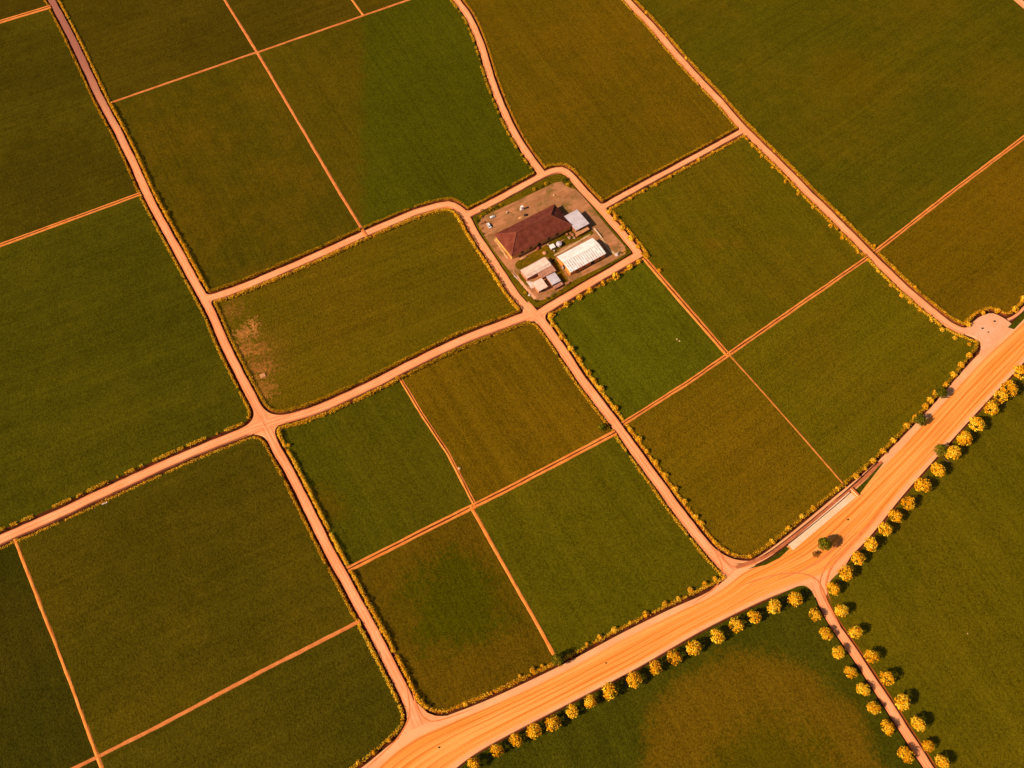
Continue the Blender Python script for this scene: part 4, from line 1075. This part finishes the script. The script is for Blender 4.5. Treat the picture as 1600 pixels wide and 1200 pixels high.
# water tank and cart in the courtyard
root = empty('water_tank', ylit(735, 688)); tag(root, 'round greyish water tank between the red roof and white barn', 'tank')
mb = MB(); mb.tube((0, 0, 0), (0, 0, 2.2), 1.9, 1.9, 18); mb.build('tank_body', M['cement'], root)
mb = MB(); mb.tube((0, 0, 2.2), (0, 0, 2.75), 1.95, 0.4, 18); mb.build('lid', M['metal_g'], root)
root = empty('white_hut', ylit(686, 708), R(28)); tag(root, 'tiny white hut with dark doorway beside the round tank', 'hut')
mb = MB(); mb.box((0, 0), UXL, 1.5, 1.5, 0, 2.0); mb.build('wall', M['cement'], root)
mb = MB(); mb.box((0, 0), UXL, 1.75, 1.75, 2.0, 2.2, 0.1); mb.build('roof', M['metal_w'], root)
mb = MB(); mb.box((-0.2, 1.52), UXL, 0.6, 0.05, 0.02, 1.7); mb.build('door', M['darkm'], root)
blob_thing('covered_heap', 580, 712, 1.7, 1.3, 1.6, 'redc', 'dark red covered heap under the eave of the red roof', 'heap', R(30), 2)
blob_thing('hay_heap', 630, 746, 1.6, 1.5, 1.2, 'tarp', 'round tan heap in the middle of the courtyard grass', 'heap', 0, 3)
blob_thing('covered_boat', 470, 782, 3.3, 1.0, 0.9, 'tarp', 'long tan covered mound below the left end of the red roof', 'heap', R(28), 4, 0.05)
# junk pile under the grey shed: each board or crate its own thing
rj = random.Random(5)
for k, (dx, dy, s_, m_, lab) in enumerate([(795, 610, 1.0, 'wood', 'brown crate leftmost in the junk pile below the grey shed'), (815, 632, 1.2, 'cement', 'pale crate in the lower part of the junk pile'), (838, 612, 1.1, 'rust', 'rusty crate in the middle of the junk pile'), (850, 632, 0.9, 'cement', 'pale crate rightmost in the junk pile'), (822, 600, 0.9, 'redc', 'dark red crate at the top of the junk pile')]):
    root = empty('crate', ylit(dx, dy), rj.uniform(0, 3)); tag(root, lab, 'crate', 'junk pile by the grey shed')
    mb = MB(); mb.box((0, 0), UXL, s_ * 0.9, s_ * 0.6, 0, s_ * 0.8); mb.build('crate_body', M[m_], root)
    mb = MB(); mb.box((0, 0), UXL, s_ * 0.95, s_ * 0.65, s_ * 0.8, s_ * 0.9); mb.build('lid', M['wood'], root)
# leaning pole fence
a, b_ = ylit(1000, 570), ylit(1055, 636); root = empty('pole_fence', a); tag(root, 'short pale pole fence right of the white barn', 'fence')
dv = b_ - a
for k in range(5):
    mb = MB(); q = dv * (k / 4); mb.tube((q.x, q.y, 0), (q.x, q.y, 1.3), 0.12, 0.1, 6); mb.build('post', M['wood'], root)
mb = MB(); mb.tube((0, 0, 1.2), (dv.x, dv.y, 1.2), 0.22, 0.22, 6); mb.build('rail', M['metal_p'], root)
# statue-like gate pillar and rubble at the upper side
root = empty('gate_pillar', ylit(458, 420), R(25)); tag(root, 'white square pillar standing above the red roof', 'pillar')
mb = MB(); mb.box((0, 0), UXL, 1.3, 0.9, 0, 0.8); mb.build('base', M['cement'], root)
mb = MB(); mb.box((0, 0), UXL, 0.75, 0.6, 0.8, 2.9, 0.08); mb.build('shaft', M['metal_w'], root)
mb = MB(); mb.box((0, 0), UXL, 1.0, 0.8, 2.9, 3.3); mb.build('cap', M['metal_w'], root)
blob_thing('rubble_heap', 488, 462, 1.5, 1.1, 0.9, 'darkm', 'dark rubble heap at the upper eave of the red roof', 'heap', 0, 6, 0.2)
blob_thing('sand_heap', 455, 480, 2.6, 1.2, 0.8, 'tarp', 'tan sand heap at the upper eave of the red roof', 'heap', R(20), 7, 0.15)
blob_thing('stone', 700, 312, 0.9, 0.7, 0.7, 'stone', 'pale stone on the bare ground at the top of the farmyard', 'stone', 0, 8)
blob_thing('stone', 515, 1062, 0.9, 0.8, 0.8, 'cement', 'pale stone on the grass at the lower left farmyard edge', 'stone', 0, 9)
blob_thing('rubble_heap', 1170, 758, 1.8, 1.2, 1.1, 'cement', 'pale rubble heap at the right corner of the farmyard', 'heap', R(40), 10, 0.2)
mb = MB(); mb.box((0, 0), UXL, 1.6, 0.9, 0, 1.1, 0.05); o = mb.build('stone_trough', M['wood']); o.location = ylit(797, 978); o.rotation_euler = (0, 0, R(30)); tag(o, 'brown trough by the small greyish shed', 'trough')
# yard shrubs
ys_ = [(120, 505, 3.2), (150, 470, 3.5), (185, 440, 3.5), (225, 418, 4), (265, 400, 3), (550, 265, 3.5), (600, 245, 3), (640, 225, 3.5), (770, 200, 4), (800, 235, 4), (790, 185, 3.5), (150, 560, 3), (165, 600, 2.5), (1230, 735, 3.5), (1195, 745, 3), (480, 1040, 3), (560, 1110, 3.5), (640, 1085, 3.5), (690, 1060, 3.5), (740, 1030, 3), (160, 425, 3), (300, 385, 3)]
for i, (x, y, r_) in enumerate(ys_):
    q = yp(x, y); side = 'upper left' if x < 310 and y < 620 else 'top' if y < 300 else 'right' if x > 1000 else 'lower'
    k = sum(1 for (a_, b2, _) in ys_[:i] if ('upper left' if a_ < 310 and b2 < 620 else 'top' if b2 < 300 else 'right' if a_ > 1000 else 'lower') == side)
    shrub('small_shrub', q[0], q[1], r_, f'small shrub, {side} farmyard edge, {ORD[k]} in its clump from left', 'hedge_olive' if i % 2 else 'green', YZ, 100 + i, n=70, group='shrubs round the farmyard')

# ------------------------------------------------------------------ odd things out in the fields and on the road
def field_thing(name, x, y, rx, ry, rz, mat, label, cat, z, ang=0.0, seed=1, rough=0.15):
    mb = MB(); mb.blob((0, 0, 0), rx, ry, rz, rnd=random.Random(seed), rough=rough, nu=9, nv=6); o = mb.build(name, M[mat]); o.location = at(x, y, z); o.rotation_euler = (0, 0, ang); return tag(o, label, cat)
field_thing('boulder', 718, 732, 1.1, 0.9, 0.9, 'stone', 'pale boulder beside the bund in the brown middle field', 'stone', FIELDZ, 0, 1)
mb = MB(); mb.box((0, 0), Vector((0.9, 0.4, 0)).normalized(), 1.7, 1.6, 0, 0.5, 0.2); o = mb.build('earth_block', M['tarp']); o.location = at(411, 587, FIELDZ); tag(o, 'pale square earth block on the bare end of the oblong field', 'earth block')
field_thing('stone', 1058, 530, 0.7, 0.5, 0.5, 'stone', 'pale stone lying in the small green field, left of two', 'stone', FIELDZ, 0, 2)
field_thing('stone', 1062, 533, 0.6, 0.5, 0.5, 'stone', 'pale stone lying in the small green field, right of two', 'stone', FIELDZ, 0, 3)
for x, y, r_, lab in ((1554, 502, .8, 'dark stone on the turning area, highest of three'), (1535, 513, .8, 'dark stone on the turning area, left of three'), (1544, 519, .6, 'dark stone on the turning area, lowest of three'), (1325, 812, .6, 'dark stone on the wide road above the lone tree'), (686, 1168, .6, 'dark stone on the wide road near the lower left junction'), (947, 1036, .5, 'dark stone on the middle of the wide road'), (1567, 909, .5, 'tiny pale stone in the big bottom right field')):
    field_thing('stone', x, y, r_, r_ * .7, r_ * .8, 'darkm', lab, 'stone', (WZ + 0.1) if 'road' in lab else ROADZ + .1 if 'turning' in lab else FIELDZ, 0, int(x))
field_thing('stone', 1512, 990, .4, .35, .4, 'stone', 'white stone in the big bottom right field', 'stone', FIELDZ, 0, 5)
# fallen branch under the avenue
root = empty('fallen_branch', at(1482, 722, FIELDZ)); tag(root, 'thin brown fallen branch below the overhanging dark tree', 'branch')
dv = at(1493, 731) - at(1471, 713)
mb = MB(); mb.tube(-dv * 0.5 + Vector((0, 0, 0.3)), dv * 0.5 + Vector((0, 0, 0.15)), 0.28, 0.1, 7); mb.tube(dv * 0.1 + Vector((0, 0, 0.2)), dv * 0.25 + Vector((1.6, 0.6, 0.5)), 0.12, 0.04, 6); mb.build('bough', M['bark'], root)
# small culvert head where the ditch passes under a gap in the hedge
root = empty('culvert', at(164, 787, 0)); tag(root, 'small grey culvert in the hedge gap of the lower left field', 'culvert')
mb = MB(); mb.box((0, 0), Vector((0.9, 0.42, 0)).normalized(), 1.6, 0.35, -0.4, 0.75); mb.build('headwall', M['cement'], root)
mb = MB(); mb.tube((0.16, -0.36, 0.0), (0.2, -0.44, 0.0), 0.3, 0.3, 12); mb.build('pipe_mouth', M['darkm'], root)

# wheel tracks worn into the junctions
WR = earth_mat('worn_track', (226, 116, 50), (240, 136, 72), 0.4, 0.05)
for i, (q, wd, zz) in enumerate([
    ([(1215,905),(1250,893),(1290,868),(1330,828)], .8, 'W'), ([(1150,918),(1205,900),(1252,896),(1278,908),(1292,940),(1312,978)], .8, 'W'), ([(1298,940),(1290,915),(1300,885),(1335,845),(1380,795)], 1.0, 'W'),
    ([(1296,955),(1280,915),(1295,878),(1340,830)], .6, 'W'),
    ([(640,1060),(652,1105),(672,1128),(740,1108)], .6, 'J'), ([(634,1066),(640,1115),(620,1155),(560,1212)], .6, 'J'),
    ([(378,600),(400,640),(425,685),(450,728)], .35, 'J'), ([(372,676),(418,663),(475,640)], .35, 'J'), ([(365,690),(418,670),(480,652)], .35, 'J'),
    ([(1112,855),(1128,885),(1120,915),(1080,945)], .6, 'J'), ([(1118,852),(1140,885),(1170,884),(1215,858)], .6, 'J')]):
    c = resample(smooth_curve([V2(at(*p)) for p in q]), 2.0); nn = normals(c); rn = random.Random(i); mb = MB(); vs = []
    z = WZ + 0.135 if zz == 'W' else WZ + 0.03
    for j, (p, nm) in enumerate(zip(c, nn)):
        k = min(1.0, j / 5, (len(c) - 1 - j) / 5) * wd / 2 * rn.uniform(0.8, 1.2) + 0.02
        vs += [(p.x + nm.x * k, p.y + nm.y * k, z + 0.004 * i), (p.x - nm.x * k, p.y - nm.y * k, z + 0.004 * i)]
    mb.add(vs, [(2 * j, 2 * j + 1, 2 * j + 3, 2 * j + 2) for j in range(len(c) - 1)])
    tag(mb.build('wheel_track', WR), 'worn wheel track curving through a dirt junction', 'road', kind='structure')

for q, lab in (([(1168,882),(1202,864),(1251,827),(1311,777),(1344,748),(1372,722)], 'dark narrow gutter between the ditch hedge and reddish strip'), ([(1180,884),(1203,872),(1255,832),(1315,782),(1329,769)], 'dark narrow gutter along the upper edge of the concrete pad')):
    tag(strip('gutter', smooth_curve([V2(at(*p)) for p in q]), 0.9, M['ditch'], WZ + 0.06 if 'hedge' in lab else WZ + 0.16, 0.02, 0.1), lab, 'gutter', kind='structure')

# worn strips, planks and drums lying about the farmyard
for q, wd, lab in (([(700,765),(790,715),(880,660),(970,605)], 1.3, 'thin worn strip along the upper side of the white barn'), ([(390,885),(440,950),(500,1020),(560,1090)], 1.8, 'worn strip down the lower left side of the farmyard'),
                   ([(1000,560),(1060,640),(1120,730),(1180,770)], 1.5, 'worn strip right of the white barn'), ([(250,640),(300,710),(350,790)], 1.2, 'worn strip beside the yellow end wall')):
    c = resample(smooth_curve([V2(ylit(*p)) for p in q]), 1.5); nn = normals(c); rn = random.Random(len(lab)); mb = MB(); vs = []
    for p, nm in zip(c, nn):
        k1, k2 = wd / 2 * rn.uniform(0.6, 1.3), wd / 2 * rn.uniform(0.6, 1.3)
        vs += [(p.x + nm.x * k1, p.y + nm.y * k1, YT + 0.075), (p.x - nm.x * k2, p.y - nm.y * k2, YT + 0.075)]
    mb.add(vs, [(2 * j, 2 * j + 1, 2 * j + 3, 2 * j + 2) for j in range(len(c) - 1)])
    tag(mb.build('dirt_path', M['pink'] if 'lower left' in lab else M['stone']), lab, 'path', kind='structure')
for x, y, a, L, m_, lab in ((400, 905, -55, 2.6, 'wood', 'brown plank at the left corner below the red roof, upper of two'), (415, 930, -48, 2.2, 'cement', 'pale plank at the left corner below the red roof, lower of two'), (905, 590, 28, 2.4, 'wood', 'brown plank lying below the tan porch'), (760, 655, 35, 2.0, 'rust', 'rusty plank lying right of the round tank')):
    mb = MB(); mb.box((0, 0), UXL, L, 0.28, 0.06, 0.32); mb.box((-L * 0.5, 0.05), UXL, 0.15, 0.4, 0, 0.06); mb.box((L * 0.5, 0.05), UXL, 0.15, 0.4, 0, 0.06)
    o = mb.build('plank', M[m_]); o.location = ylit(x, y, YT + 0.1); o.rotation_euler = (0, 0, R(a)); tag(o, lab, 'plank')
for x, y, m_, lab in ((700, 735, 'rust', 'rusty drum below the tiny white hut'), (655, 690, 'redc', 'red drum left of the tiny white hut'), (765, 860, 'cement', 'pale drum between the small sheds and the white barn'), (345, 385 + 60, 'stone', 'tan drum on the bare ground above the red roof')):
    root = empty('drum', ylit(x, y)); tag(root, lab, 'drum')
    mb = MB(); mb.tube((0, 0, 0), (0, 0, 1.1), 0.5, 0.5, 12); mb.build('drum_body', M[m_], root)
    mb = MB(); mb.tube((0, 0, 1.1), (0, 0, 1.16), 0.53, 0.53, 12); mb.build('rim', M['cement'], root)
